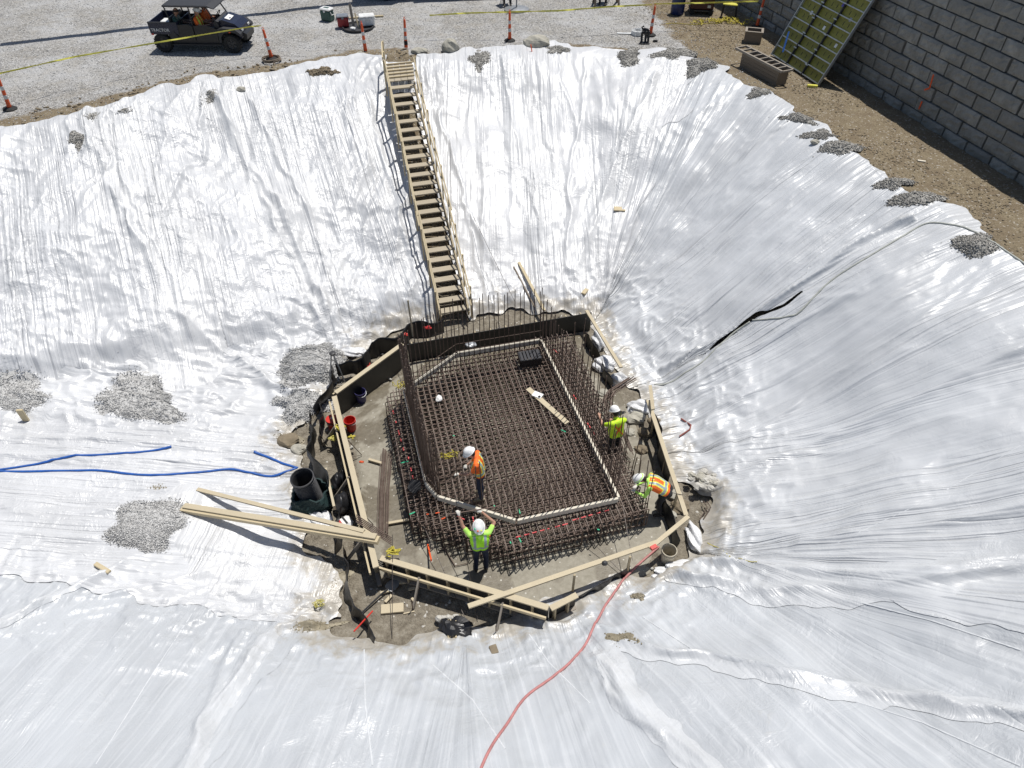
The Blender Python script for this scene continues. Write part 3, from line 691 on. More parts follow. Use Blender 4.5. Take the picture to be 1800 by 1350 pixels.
form(FA + Vector((-.08, -.1, 0)), FC, 'black form panel with pale timber top between the far corner and the left corner', 1, .78, brace=1)
form(FC + Vector((.0, -.12, 0)), FD + Vector((.1, -.28, 0)), 'long black form panel along the left side of the slab', 1, .8, brace=3)
form(FD + Vector((.12, .05, 0)), FE, 'form panel with exposed studs on the near left side', 1, .7, brace=2)
form(FE + Vector((.02, .06, 0)), P(1012, 1046, ZB + .5), 'short black form panel end touching the near plastic', 1, .55, True, plates=True, wale=False, brace=0)

# ---------------------------------------------------------------- rebar cage of the footing
UX = Vector((math.cos(R(14.5)), math.sin(R(14.5)), 0)); VX = Vector((-UX.y, UX.x, 0))
MAT = [P(*q, ZB + .75) for q in ((676, 702), (724, 654), (800, 622), (960, 590), (1003, 582), (1143, 893), (905, 968), (722, 912))]
cage = thing('rebar_cage', 'rusty rebar mat of the octagonal footing with tall dowel bars', 'rebar', (-.2, 12.6, SZ0))
def clip(poly, o, e):          # line against the outline
    ts = []
    n = Vector((-e.y, e.x, 0))
    for i in range(len(poly)):
        a = poly[i] - o; b = poly[(i + 1) % len(poly)] - o; da = a.dot(n); db = b.dot(n)
        if (da > 0) != (db > 0): ts.append((a + (b - a) * (da / (da - db))).dot(e))
    return (min(ts), max(ts)) if len(ts) >= 2 else None
O0 = Vector((-.2, 12.6, 0)); RBR = .014
stuff = MB(); hooks = MB()
for lay, (z1, z2) in enumerate(((.10, .125), (.36, .385), (.58, .605), (.735, .76))):
    for di, (e, n, zz) in enumerate(((UX, VX, z1), (VX, UX, z2))):
        k = -30
        while k <= 30:
            off = k * .165 + (.04 if lay == 1 else .0); k += 1
            o = O0 + n * off; c = clip([Vector((p.x, p.y, 0)) for p in MAT], o, e)
            if not c or c[1] - c[0] < .3: continue
            s0, s1 = c[0] + random.uniform(-.02, .03), c[1] + random.uniform(-.03, .02)
            zj = ZB + zz + random.uniform(-.004, .004)
            a = o + e * s0 + Vector((0, 0, zj)); b = o + e * s1 + Vector((0, 0, zj)) + n * random.uniform(-.015, .015)
            if lay == 3: MB().tube([a, b], RBR, 5).part('bar', 'rebar_pale_glint' if di else 'rebar', cage, True)
            else: stuff.tube([a, b], RBR, 4)
            if lay == 3:        # bent ends closing the cage
                for q, sg in ((a, -1), (b, 1)):
                    hooks.tube([q - e * sg * .03, q + e * sg * .02 + Vector((0, 0, -.02)), q + e * sg * .03 + Vector((0, 0, -.62)), q + e * sg * (-.12) + Vector((0, 0, -.66))], RBR * .95, 4, False)
for i in range(-18, 19, 2):     # standees between the layers
    for j in range(-24, 25, 2):
        p = O0 + UX * (i * .165 + .02) + VX * (j * .165 + .02)
        if inside(np.array([(q.x, q.y) for q in MAT]), np.array([p.x]), np.array([p.y]))[0]:
            stuff.tube([p + Vector((0, 0, ZB + .04)), p + Vector((0, 0, ZB + .74))], .009, 4)
so_ = stuff.part('lower_layers', 'rebar', cage, True); so_['kind'] = 'stuff'
so_ = hooks.part('end_hooks', 'rebar', cage, True); so_['kind'] = 'stuff'
# timber template ring the dowels are tied to
TP = [P(*q, ZB + .86) for q in ((710, 688), (803, 623), (951, 599), (1088, 878), (908, 917), (768, 874), (748, 850))]
tmpl = thing('template_frame', 'whitish timber template ring lying on the rebar mat', 'timber frame', (0, 12.5, ZB + .78))
for i in range(len(TP)):
    a = TP[i]; b = TP[(i + 1) % len(TP)]; e = (b - a).normalized()
    MB().beam(a + e * .03, b - e * .02, .06 if i < 6 else .05, .14).part('board', 'primed', tmpl, True)
# dowels standing up round the ring
dk = 0
for i in range(len(TP)):
    a = TP[i]; b = TP[(i + 1) % len(TP)]; L = (b - a).length; e = (b - a) / L; n = Vector((e.y, -e.x, 0)); k = max(1, int(L / (.085 if i in (5, 6) else .145)))
    for j in range(k):
        for side in ((1, -1) if i in (6, 5) else (1,)):
            p = a + e * (L * (j + .5) / k + random.uniform(-.02, .02)) + n * (.055 if side > 0 else .13)
            hgt = 2.12 + random.uniform(-.14, .07)
            if i == 2: hgt -= .12
            if i in (3, 4): hgt = random.choice((1.5, 1.7, 1.9)) + random.uniform(-.1, .1)
            lean = Vector((random.uniform(-.045, .045), random.uniform(-.045, .045), 0))
            MB().tube([Vector((p.x, p.y, ZB + .1)), Vector((p.x, p.y, ZB + .85)), Vector((p.x, p.y, ZB + .78 + hgt)) + lean], .0125, 5).part('dowel', 'rebar', cage, True); dk += 1
# a second row of starter bars along the right edge
a = P(1010, 600, ZB + .8); b = P(1138, 885, ZB + .8)
for j in range(26):
    p = a + (b - a) * (j / 25) + Vector((random.uniform(-.05, .05), 0, 0)); hgt = random.uniform(.7, 1.35)
    MB().tube([Vector((p.x, p.y, ZB + .1)), Vector((p.x, p.y, ZB + .75 + hgt)) + Vector((random.uniform(-.08, .08), random.uniform(-.08, .08), 0))], .012, 5).part('starter_bar', 'rebar', cage, True)
# ties and hoops low on the dowel ring
for zz in (.98, 1.25):
    hp = MB(); ring = [p + Vector((0, 0, zz - .86)) for p in TP]
    for i in range(len(ring)):
        if i in (0, 1, 5, 6): hp.tube([ring[i], ring[(i + 1) % len(ring)]], .009, 5)
    hp.part('hoop', 'rebar', cage, True)
# marking paint on single bars
for px, py, px2, py2, mt in [(700, 815, 722, 810, 'spray_green'), (718, 905, 742, 895, 'spray_green'), (795, 765, 802, 768, 'spray_green'), (690, 720, 712, 800, 'spray_pink'), (717, 800, 728, 850, 'spray_pink'), (800, 905, 820, 915, 'spray_pink'),
        (745, 905, 780, 900, 'spray_orange'), (770, 915, 795, 905, 'spray_orange'), (865, 925, 860, 945, 'spray_orange'), (895, 948, 902, 965, 'spray_green'), (912, 945, 920, 962, 'spray_green'), (1048, 930, 1056, 932, 'spray_green'),
        (830, 905, 835, 925, 'spray_pink'), (905, 945, 1000, 920, 'spray_pink'), (1005, 915, 1075, 895, 'spray_pink'), (968, 610, 985, 625, 'spray_pink'), (1005, 690, 1015, 705, 'spray_pink'), (1030, 740, 1050, 770, 'spray_pink'), (985, 755, 1000, 762, 'spray_green'), (868, 888, 872, 895, 'spray_green'), (910, 890, 915, 905, 'spray_green')]:
    L_ = math.hypot(px2 - px, py2 - py); k_ = max(1, int(L_ / 14))
    for j in range(k_):
        f0 = (j + random.uniform(.05, .3)) / k_; f1 = (j + random.uniform(.45, .9)) / k_
        MB().tube([P(px + (px2 - px) * f0, py + (py2 - py) * f0, ZB + .777), P(px + (px2 - px) * f1, py + (py2 - py) * f1, ZB + .777)], .0155, 6).part('paint_mark', mt, cage, True)

# ---------------------------------------------------------------- wooden stairs
ST = STT.copy(); SB = STB.copy()
st = thing('wooden_stairs', 'long wooden stairs with handrails going down the far bank', 'stairs', SB)
run = SB - ST; e = Vector((run.x, run.y, 0)).normalized(); rt = Vector((-e.y, e.x, 0)); HW = .46
NT_ = 25; zup = Vector((0, 0, 1))
for sg in (-1, 1):
    MB().beam(ST + rt * sg * HW + zup * .02, SB + rt * sg * HW + zup * .02, .05, .26).part('stringer', 'stair_wood', st, True)
for i in range(NT_):
    f = (i + .6) / NT_; c = ST + run * f + zup * (.12 + random.uniform(-.006, .006))
    MB().beam(c - rt * (HW - .03), c + rt * (HW - .03), .26, .04).part('tread', 'stair_tread', st, True)
for sg in (-1, 1):
    off = rt * sg * (HW + .05)
    for hh, th in ((.98, .09), (.55, .09)):
        for k in range(3):
            a = ST + run * (k / 3 + .01) + off + zup * hh; b = ST + run * ((k + 1) / 3 + .02) + off + zup * (hh + random.uniform(-.02, .02)) + rt * sg * (.045 if k % 2 else 0)
            MB().beam(a, b, .036, th * .72).part('handrail' if hh > .7 else 'mid_rail', 'pine', st, True)
    for k in range(9):
        b = ST + run * (k / 8 * .98 + .01) + off + rt * sg * .05
        MB().beam(b - zup * .25, b + zup * 1.0, .04, .07, tuple(e)).part('post', 'pine', st, True)
# boarded landing with cleats at the head
LA = P(702, 112, .12)
for k in range(4):
    o_ = rt * ((k - 1.5) * .24)
    MB().beam(LA + o_ - zup * .02, ST + o_ + zup * .16, .225, .035).part('landing_board', 'stair_tread', st, True)
for k in range(5):
    c = LA + (ST + zup * .18 - LA) * ((k + .15) / 5) + zup * .035; MB().beam(c - rt * .5, c + rt * .5, .05, .04).part('cleat', 'pine', st, True)
for k, f in enumerate((0.0, .5)):
    b = LA + (ST - LA) * f - rt * .52; MB().beam(b - zup * .2, b + zup * .85, .045, .09).part('post', 'pine', st, True)
MB().beam(LA - rt * .56 + zup * .8, ST - rt * .56 + zup * .98, .042, .09).part('handrail', 'pine', st, True)
# ---------------------------------------------------------------- people
def capsule(mb, a, b, ra, rb, n=10):
    a = Vector(a); b = Vector(b); ax = b - a; L = ax.length
    if L < 1e-5: ax = Vector((0, 0, 1)); b = a + ax * 1e-4; L = 1e-4
    ax = ax / L; pts = []; rr = []
    for k in range(5): th = math.pi / 2 * k / 4; pts.append(a - ax * ra * math.cos(th)); rr.append(max(ra * math.sin(th), 1e-4))
    for k in range(5): th = math.pi / 2 * k / 4; pts.append(b + ax * rb * math.sin(th)); rr.append(max(rb * math.cos(th), 1e-4))
    t = ax; q = Vector((0, 0, 1)) if abs(t.z) < .9 else Vector((1, 0, 0)); u_ = (q - t * q.dot(t)).normalized(); v_ = t.cross(u_)
    vs = []; fs = []
    for p, r in zip(pts, rr):
        for j in range(n): an = 2 * math.pi * j / n; vs.append(p + (u_ * math.cos(an) + v_ * math.sin(an)) * r)
    m = len(pts)
    for i in range(m - 1):
        for j in range(n): fs.append((i * n + j, i * n + (j + 1) % n, (i + 1) * n + (j + 1) % n, (i + 1) * n + j))
    fs.append(tuple(range(n - 1, -1, -1))); fs.append(tuple(range((m - 1) * n, m * n)))
    mb.add(vs, fs)
def remesh(segs, vox, smooth=5):
    mb = MB()
    for a, b, ra, rb in segs: capsule(mb, a, b, ra, rb)
    o = bpy.data.objects.new('tmp', mb.mesh('tmp')); C.objects.link(o)
    m = o.modifiers.new('r', 'REMESH'); m.mode = 'VOXEL'; m.voxel_size = vox; m.use_smooth_shade = True
    m2 = o.modifiers.new('s', 'SMOOTH'); m2.iterations = smooth; m2.factor = .5
    me = bpy.data.meshes.new_from_object(o.evaluated_get(bpy.context.evaluated_depsgraph_get()))
    tm = o.data; bpy.data.objects.remove(o); bpy.data.meshes.remove(tm)
    return me
def keep_faces(me, mask):
    co_ = np.empty(len(me.vertices) * 3, np.float32); me.vertices.foreach_get('co', co_); co_ = co_.reshape(-1, 3)
    fs = [tuple(p.vertices) for p, k in zip(me.polygons, mask) if k]
    ids = sorted({i for f in fs for i in f}); mp = {i: k for k, i in enumerate(ids)}
    n = bpy.data.meshes.new('m'); n.from_pydata([tuple(co_[i]) for i in ids], [], [tuple(mp[i] for i in f) for f in fs]); n.update()
    return n
def centers(me):
    c = np.empty(len(me.polygons) * 3, np.float32); me.polygons.foreach_get('center', c); return c.reshape(-1, 3)
def person(label, loc, rotz, J, cloth, vest='vest_orange', stripe='yellow_tape', stripe2='silver_tape', helmet=True, group=None, sleeve='short', harness=False):
    """J: joints in metres, +y is where the person faces; cloth: shirt, trousers, boots, hands"""
    t = thing('person', label, 'person', loc, rotz, group)
    V = {k: Vector(v) for k, v in J.items()}; segs = []; mats = []
    def S(a, b, ra, rb, m): segs.append((Vector(a), Vector(b), ra, rb)); mats.append(m)
    sh, tr, bo, ha = cloth
    pel, che, nek, hed = V['pelvis'], V['chest'], V['neck'], V['head']
    side = (V['shr'] - V['shl']).normalized(); spine = (che - pel).normalized(); front = spine.cross(side) * -1
    if front.dot(Vector((0, 1, 0)) if abs(front.y) > .1 else front) < 0: front = -front
    for s_ in (-1, 1):
        S(pel + side * s_ * .065, che + side * s_ * .08, .115, .125, sh); S(pel + side * s_ * .075 - spine * .06, pel + side * s_ * .07, .115, .115, tr)
    S(V['shl'] + side * .03, V['shr'] - side * .03, .075, .075, sh); S(che + spine * .06, nek, .09, .06, sh)
    S(nek - spine * .03, hed, .055, .055, 'skin')
    hd = (hed - nek).normalized(); fc = V['look'].normalized() if 'look' in V else front
    S(hed + hd * .02, hed + hd * .10, .088, .092, 'skin'); S(hed + fc * .055 - hd * .02, hed + fc * .04 + hd * .04, .05, .06, 'skin')
    S(hed + fc * .10 + hd * .02, hed + fc * .115 + hd * .0, .012, .016, 'skin')
    es = fc.cross(hd).normalized()
    S(hed - fc * .030 + hd * .01, hed - fc * .022 + hd * .09, .078, .088, 'hair')
    for s_ in (-1, 1): S(hed + es * s_ * .088 + hd * .03, hed + es * s_ * .092, .016, .014, 'skin')
    for s_, k in ((-1, 'l'), (1, 'r')):
        a, b, c = V['sh' + k], V['el' + k], V['wr' + k]
        mid = a + (b - a) * .62
        S(a, mid, .062, .056, sh); S(mid, b, .046, .042, sh if sleeve == 'long' else 'skin'); S(b, b + (c - b) * .5, .042, .037, sh if sleeve == 'long' else 'skin'); S(b + (c - b) * .5, c, .036, .028, sh if sleeve == 'long' else 'skin')
        fd = (c - b).normalized(); sd_ = fd.cross(Vector((0, 0, 1)));
        if sd_.length < .1: sd_ = fd.cross(Vector((0, 1, 0)))
        sd_.normalize(); dn = fd.cross(sd_).normalized()
        if dn.z > 0: dn = -dn
        pm = c + fd * .085; S(c + fd * .02, pm - sd_ * .022, .026, .022, ha); S(c + fd * .02, pm + sd_ * .022, .026, .022, ha)
        for q in range(4):
            r0 = pm + sd_ * (q - 1.5) * .021; ln = (.032, .038, .035, .027)[q]
            k1 = r0 + fd * ln + dn * .008; k2 = k1 + fd * ln * .4 + dn * ln * .8; S(r0, k1, .0105, .010, ha); S(k1, k2, .010, .009, ha)
        th0 = c + fd * .035 - sd_ * s_ * .03; th1 = th0 + fd * .03 - sd_ * s_ * .028 + dn * .015; S(th0, th1, .013, .012, ha); S(th1, th1 + fd * .025 + dn * .012, .012, .010, ha)
        h_, kn, an, to = V['hi' + k], V['kn' + k], V['an' + k], V['to' + k]
        S(h_, kn, .092, .066, tr); S(kn, kn + (an - kn) * .45, .064, .062, tr); S(kn + (an - kn) * .45, an, .060, .05, tr); S(an, to, .05, .042, bo); S(an, an + Vector((0, 0, -.03)) - (to - an).normalized() * .04, .05, .045, bo)
    me = remesh(segs, .0135, 4)
    c = centers(me); best = np.full(len(c), 1e9); mi = np.zeros(len(c), int)
    names = sorted(set(mats))
    for (a, b, ra, rb), m in zip(segs, mats):
        a_ = np.array(a); e_ = np.array(b) - a_; L2 = e_ @ e_ + 1e-9; s_ = np.clip(((c - a_) @ e_) / L2, 0, 1)
        dd = np.linalg.norm(c - a_ - s_[:, None] * e_, axis=1) - (ra + (rb - ra) * s_)
        k = dd < best; best[k] = dd[k]; mi[k] = names.index(m)
    for m in names: me.materials.append(MATS[m])
    me.polygons.foreach_set('material_index', mi.astype(np.int32))
    link('body', me, None, t, True)
    for s_ in (-1, 1): MB().blob(hed + fc * .098 + es * s_ * .034 + hd * .045, (.009, .009, .009), 0, 0, 8, 6).part('eye', 'print_black', t, smooth=True)
    MB().beam(hed + fc * .101 - hd * .022 - es * .02, hed + fc * .101 - hd * .022 + es * .02, .006, .008).part('mouth', 'print_red', t)
    if vest:
        vs = [(pel + side * s_ * .068 + spine * .03, che + side * s_ * .085, .133, .140) for s_ in (-1, 1)] + [(V['shl'] + side * .05, V['shr'] - side * .05, .088, .088)]
        vm = remesh(vs, .016, 4); c = centers(vm); rel = c - np.array(pel); al = rel @ np.array(spine); Ls = (che - pel).length
        ok = (al > -.10) & (al < Ls + .17)
        sidec = rel @ np.array(side)
        hor = ok & (np.abs(al - Ls * .30) < .036); ver = ok & (np.abs(np.abs(sidec) - .115) < .030) & (al > Ls * .30)
        st_ = hor | ver; hal = ok & ~st_ & ((np.abs(al - Ls * .30) < .062) | ((np.abs(np.abs(sidec) - .115) < .052) & (al > Ls * .30)))
        vo = link('vest', keep_faces(vm, ok & ~st_ & ~hal), vest, t, True)
        link('reflective_stripe', keep_faces(vm, st_), stripe2, vo, True)
        if stripe: link('stripe_border', keep_faces(vm, hal), stripe, vo, True)
        else: link('stripe_border', keep_faces(vm, hal), vest, vo, True)
        if harness:
            b1 = MB(); bk = -front * .155
            for s_ in (-1, 1): b1.beam(che + side * s_ * .13 + spine * .10 - front * .12, pel + side * -s_ * .11 + spine * .08 + bk, .035, .012, tuple(front))
            b1.part('harness_strap', 'vest_orange', t)
    if helmet:
        M = Matrix((es, fc, hd)).transposed(); top = hed + hd * .085
        prof = [(.128, 0), (.130, .012), (.124, .05), (.108, .088), (.075, .118), (.035, .132), (.0005, .136)]
        hm = MB().lathe(prof, 20, top, M, .9, 1.08).part('hard_hat', 'helmet_white', t, smooth=True)
        MB().lathe([(.10, -.004), (.165, -.006), (.167, .004), (.10, .012)], 22, top + fc * .012, M, .82, 1.06).part('brim', 'helmet_white', hm, smooth=True)
        if helmet == 'sticker':
            for an_, mt in ((-1.9, 'vest_orange'), (-1.2, 'yellow_tape'), (-2.6, 'spray_green')):
                q = M @ Vector((math.cos(an_) * .105, math.sin(an_) * .125, .06)); MB().blob(top + q, (.022, .022, .022), 0, 0, 8, 6).part('sticker', mt, hm, smooth=True)
        elif helmet == 'green':
            MB().lathe([(.131, .004), (.138, .006), (.137, .028), (.127, .03)], 20, top, M, .9, 1.08).part('hat_band', 'lime_shirt', hm, smooth=True)
    else:
        MB().blob(hed + hd * .09, (.10, .11, .07), .03, 2, 14, 9).part('hair', 'hair', t, smooth=True)
    return t
def stand(**kw):
    J = dict(pelvis=(0, 0, .96), chest=(0, 0, 1.30), neck=(0, .01, 1.49), head=(0, .03, 1.60), shl=(-.20, 0, 1.42), shr=(.20, 0, 1.42), ell=(-.25, .02, 1.14), elr=(.25, .02, 1.14), wrl=(-.24, .12, .92), wrr=(.24, .12, .92),
             hil=(-.095, 0, .92), hir=(.095, 0, .92), knl=(-.11, .03, .50), knr=(.11, .03, .50), anl=(-.12, -.02, .10), anr=(.12, -.02, .10), tol=(-.13, .13, .045), tor=(.13, .13, .045))
    J.update(kw); return J
MT = ZB + .775
# lime worker in front, seen from behind, both arms raised to a bar
p = P(846, 1000, SZ0)
W1 = stand(pelvis=(.0, 0, .95), chest=(.0, -.02, 1.29), neck=(0, -.01, 1.47), head=(0, .0, 1.57), shl=(-.21, .0, 1.42), shr=(.21, .0, 1.42), ell=(-.35, .14, 1.60), elr=(.35, .18, 1.52), wrl=(-.40, .24, 1.83), wrr=(.10, .34, 1.74),
           knl=(-.09, .05, .50), knr=(.12, .02, .50), look=(0, .8, .3))
pe1 = person('worker seen from behind in lime vest and navy jeans, arms raised to a rebar', p, R(8), W1, ('lime_shirt', 'denim', 'boot', 'glove'), 'lime', None, 'silver_tape', 'sticker')
mw = Matrix.Translation(p) @ Matrix.Rotation(R(8), 4, 'Z')
a = mw @ Vector((-.66, .24, 1.93)); b = mw @ Vector((.50, .44, 1.74)); 
MB().tube([a, b, b + Vector((.1, .35, -.9))], .012, 6).solid('rebar', 'rebar', 'bent rebar held overhead by the worker in the lime vest', 'rebar')
# orange vest worker standing on the mat
p = P(846, 874, MT)
W2 = stand(chest=(0, .06, 1.30), neck=(0, .12, 1.48), head=(0, .18, 1.58), shl=(-.20, .06, 1.41), shr=(.20, .06, 1.41), ell=(-.24, .18, 1.16), elr=(.24, .12, 1.14), wrl=(-.20, .45, 1.10), wrr=(.16, .30, 1.02), look=(0, .8, -.6))
person('worker in orange vest and white hard hat standing on the rebar mat', p, R(88), W2, ('vest_orange', 'denim', 'boot_tan', 'glove'), 'vest_orange', 'yellow_tape', 'silver_tape')
# worker in yellow-green vest between the dowels on the right
p = P(1076, 806, SZ0 + .02)
W3 = stand(chest=(0, .05, 1.30), neck=(0, .1, 1.48), head=(.0, .16, 1.58), ell=(-.30, .20, 1.24), elr=(.26, .16, 1.16), wrl=(-.26, .46, 1.28), wrr=(.10, .36, 1.10), look=(0, .8, -.5))
person('worker in yellow-green vest with harness straps among the dowels on the right', p, R(22), W3, ('vest_yellow', 'black_cloth', 'boot', 'skin'), 'vest_yellow', None, 'vest_yellow', True, None, 'short', True)
# bending worker at the right corner
p = P(1157, 900, SZ0)
W4 = stand(pelvis=(0, -.06, .92), chest=(0, .24, 1.10), neck=(0, .42, 1.15), head=(0, .53, 1.17), shl=(-.20, .34, 1.13), shr=(.20, .34, 1.13), ell=(-.27, .42, .86), elr=(.27, .40, .86), wrl=(-.12, .64, .80), wrr=(.10, .62, .78),
           hil=(-.095, -.05, .88), hir=(.095, -.05, .88), knl=(-.12, .04, .49), knr=(.12, .02, .49), anl=(-.14, -.06, .10), anr=(.14, -.10, .10), tol=(-.15, .09, .045), tor=(.15, .05, .045), look=(0, .6, -.8))
person('worker in orange striped vest bending over the corner of the rebar mat', p, R(78), W4, ('lime_shirt', 'black_cloth', 'boot', 'glove'), 'vest_orange', 'yellow_tape', 'silver_tape', 'green', None, 'long')

# ---------------------------------------------------------------- utility vehicle
def text_mesh(body, size, name, mat, parent, loc, rot):
    cu = bpy.data.curves.new('txt', 'FONT'); cu.body = body; cu.size = size; cu.extrude = .004; cu.align_x = 'CENTER'; cu.align_y = 'CENTER'; cu.resolution_u = 2
    o = bpy.data.objects.new('txt', cu); C.objects.link(o); bpy.context.view_layer.update()
    me = bpy.data.meshes.new_from_object(o.evaluated_get(bpy.context.evaluated_depsgraph_get())); bpy.data.objects.remove(o); bpy.data.curves.remove(cu)
    q = link(name, me, None, parent); me.materials.clear(); me.materials.append(MATS[mat]); q.location = loc; q.rotation_euler = rot; return q
UV = thing('utility_vehicle', 'dark four-seat utility vehicle with cargo bed and black roof', 'utility vehicle', (-12.15, 29.66, 0.03), R(-2.5))
def wheel(x, y):
    M = Matrix.Rotation(R(90), 3, 'X'); r = .33
    ty = MB(); ty.lathe([(.20, -.11), (.30, -.125), (r - .012, -.10), (r, -.07), (r, .07), (r - .012, .10), (.30, .125), (.20, .11)], 30, (0, 0, 0), M)
    for k in range(22):
        for s_ in (-1, 1):
            a = 2 * math.pi * (k + (.25 if s_ > 0 else 0)) / 22; Mk = Matrix.Rotation(a, 3, 'Y')
            ty.box(Mk @ Vector((0, s_ * .055, r + .006)), (.05, .085, .028), Mk)
    t_ = ty.part('wheel', 'rubber', UV); t_.location = (x, y, r)
    rm = MB().lathe([(.001, .06), (.06, .06), (.09, .045), (.15, .05), (.19, .075), (.205, .07), (.205, -.07), (.001, -.07)], 24, (0, 0, 0), M)
    for k in range(6):
        Mk = Matrix.Rotation(2 * math.pi * k / 6, 3, 'Y'); rm.box(Mk @ Vector((0, -.065, .12)), (.05, .03, .13), Mk)
    rm.part('rim', 'dark_steel', t_)
for x in (-1.35, 1.35):
    for y in (-.62, .62): wheel(x, y)
MB().prism([(-1.0, .30), (.98, .30), (1.02, .55), (1.02, .80), (-.78, .80), (-1.0, .62)], -.60, .60).part('chassis', 'grey_panel', UV)
MB().box((-.05, 0, .285), (1.95, 1.36, .04)).part('floor_pan', 'grey_panel', UV)
bed = MB(); bx0, bx1, bz = -1.70, -.62, .68
bed.box(((bx0 + bx1) / 2, 0, bz), (bx1 - bx0, 1.42, .05))
for y in (-.70, .70): bed.box(((bx0 + bx1) / 2, y, bz + .20), (bx1 - bx0, .035, .38))
for x in (bx0, bx1): bed.box((x, 0, bz + .20), (.035, 1.43, .38))
bd = bed.part('cargo_bed', 'navy_paint', UV)
for y in (-.70, .70): MB().box(((bx0 + bx1) / 2, y, bz + .40), (bx1 - bx0 + .04, .06, .03)).part('bed_rail', 'grey_panel', bd)
text_mesh('TRACTOR', .155, 'lettering', 'white_plastic', bd, (bx0 + .40, -.722, bz + .13), (R(90), 0, 0))
MB().box((bx0 + .06, -.722, bz - .02), (.09, .02, .05)).part('reflector', 'red_plastic', bd)
MB().prism([(.92, .62), (.92, 1.10), (1.10, 1.14), (1.55, 1.00), (1.74, .84), (1.78, .60), (1.72, .48)], -.50, .50).part('hood', 'navy_paint', UV)
hl = Matrix.Rotation(R(17.5), 3, 'Y'); MB().box((1.24, -.06, 1.118), (.20, .50, .012), hl).part('hood_decal', 'paper', UV)
MB().box((1.20, .02, 1.131), (.05, .14, .006), hl).part('hood_print', 'print_red', UV); MB().box((1.29, -.12, 1.108), (.04, .16, .008), hl).part('hood_print', 'blue_plastic', UV)
for s_ in (-1, 1):
    fe = [(.92, .40), (.92, .86), (1.12, .92), (1.60, .88), (1.80, .72), (1.80, .62), (1.70, .68), (1.62, .74), (1.36, .79), (1.12, .72), (1.02, .58), (1.0, .40)]
    MB().prism(fe, s_ * .50, s_ * .76).part('front_fender', 'grey_panel', UV)
    MB().prism([(-1.0, .62), (-.78, .78), (-.70, .66), (-.62, .50), (-.90, .40)], s_ * .55, s_ * .74).part('rear_fender', 'grey_panel', UV)
    MB().rbox((1.765, s_ * .36, .76), (.05, .18, .10), .02).part('headlight', 'white_band', UV)
    MB().prism([(-.98, .42), (-.02, .42), (-.02, .95), (-.20, 1.02), (-.86, .98)], s_ * .665, s_ * .70).part('door', 'black_plastic', UV)
    MB().prism([(.02, .42), (.86, .42), (.90, .86), (.55, .98), (.02, .98)], s_ * .665, s_ * .70).part('door', 'black_plastic', UV)
    MB().tube([(.98, s_ * .63, .95), (.66, s_ * .60, 1.60)], .026, 8).part('windscreen_post', 'black_plastic', UV)
    MB().tube([(-.02, s_ * .64, .80), (-.02, s_ * .60, 1.60)], .026, 8).part('roof_post', 'black_plastic', UV)
    MB().tube([(-.78, s_ * .64, .80), (-.95, s_ * .60, 1.60)], .026, 8).part('roof_post', 'black_plastic', UV)
    MB().box((1.40, s_ * .762, .78), (.07, .015, .035)).part('side_marker', 'orange', UV)
MB().prism([(1.74, .40), (1.90, .42), (1.92, .62), (1.78, .68)], -.42, .42).part('bumper', 'black_plastic', UV)
rf = MB(); rf.rbox((-.14, 0, 1.64), (1.72, 1.36, .07), .03); rf.part('roof', 'grey_panel', UV)
MB().prism([(.70, 1.67), (.94, 1.57), (.96, 1.54), (.70, 1.61)], -.64, .64).part('roof_visor', 'grey_panel', UV)
for x in (-.62, .24):
    for y in (-.32, .32):
        s_ = MB().rbox((x, y, .62), (.46, .50, .14), .04).part('seat', 'black_plastic', UV); MB().rbox((x - .24, y, .93), (.12, .48, .56), .04, Matrix.Rotation(R(-10), 3, 'Y')).part('seat_back', 'black_plastic', s_)
MB().prism([(.78, .80), (.95, .80), (1.0, 1.10), (.86, 1.14), (.80, 1.05)], -.60, .60).part('dashboard', 'grey_panel', UV)
swM = Matrix.Rotation(R(-55), 3, 'Y'); ring = [swM @ Vector((.17 * math.cos(a), .17 * math.sin(a), 0)) + Vector((.66, .32, 1.10)) for a in np.linspace(0, 2 * math.pi, 20)]
MB().tube(ring, .016, 6, False).part('steering_wheel', 'rubber', UV); MB().tube([(.66, .32, 1.10), (.86, .32, 1.0)], .02, 6).part('steering_column', 'dark_steel', UV)
def seated(**k):
    J = dict(pelvis=(0, -.02, .10), chest=(0, -.08, .44), neck=(0, -.07, .62), head=(0, -.03, .73), shl=(-.2, -.08, .55), shr=(.2, -.08, .55), ell=(-.26, .06, .32), elr=(.26, .06, .32), wrl=(-.16, .30, .34), wrr=(.16, .30, .34),
             hil=(-.1, 0, .10), hir=(.1, 0, .10), knl=(-.14, .40, .12), knr=(.14, .40, .12), anl=(-.14, .46, -.27), anr=(.14, .46, -.27), tol=(-.14, .60, -.33), tor=(.14, .60, -.33)); J.update(k); return J
mwU = Matrix.Translation(UV.location) @ Matrix.Rotation(R(-2.5), 4, 'Z')
person('driver in orange and yellow vest with white hard hat in the utility vehicle front', mwU @ Vector((.16, -.32, .60)), R(-92.5), seated(look=(.3, .8, -.2)), ('vest_orange', 'black_cloth', 'boot', 'skin'), 'vest_orange', 'yellow_tape', 'yellow_tape', True, 'people riding in the utility vehicle')
person('passenger in orange on the far front seat of the utility vehicle', mwU @ Vector((.20, .32, .60)), R(-92.5), seated(), ('vest_orange', 'denim', 'boot', 'skin'), 'vest_orange', None, 'vest_orange', True, 'people riding in the utility vehicle')
person('passenger in dull green on the rear seat of the utility vehicle', mwU @ Vector((-.66, -.32, .58)), R(-92.5), seated(), ('green_plastic', 'black_cloth', 'boot', 'skin'), 'green_plastic', None, 'green_plastic', False, 'people riding in the utility vehicle')
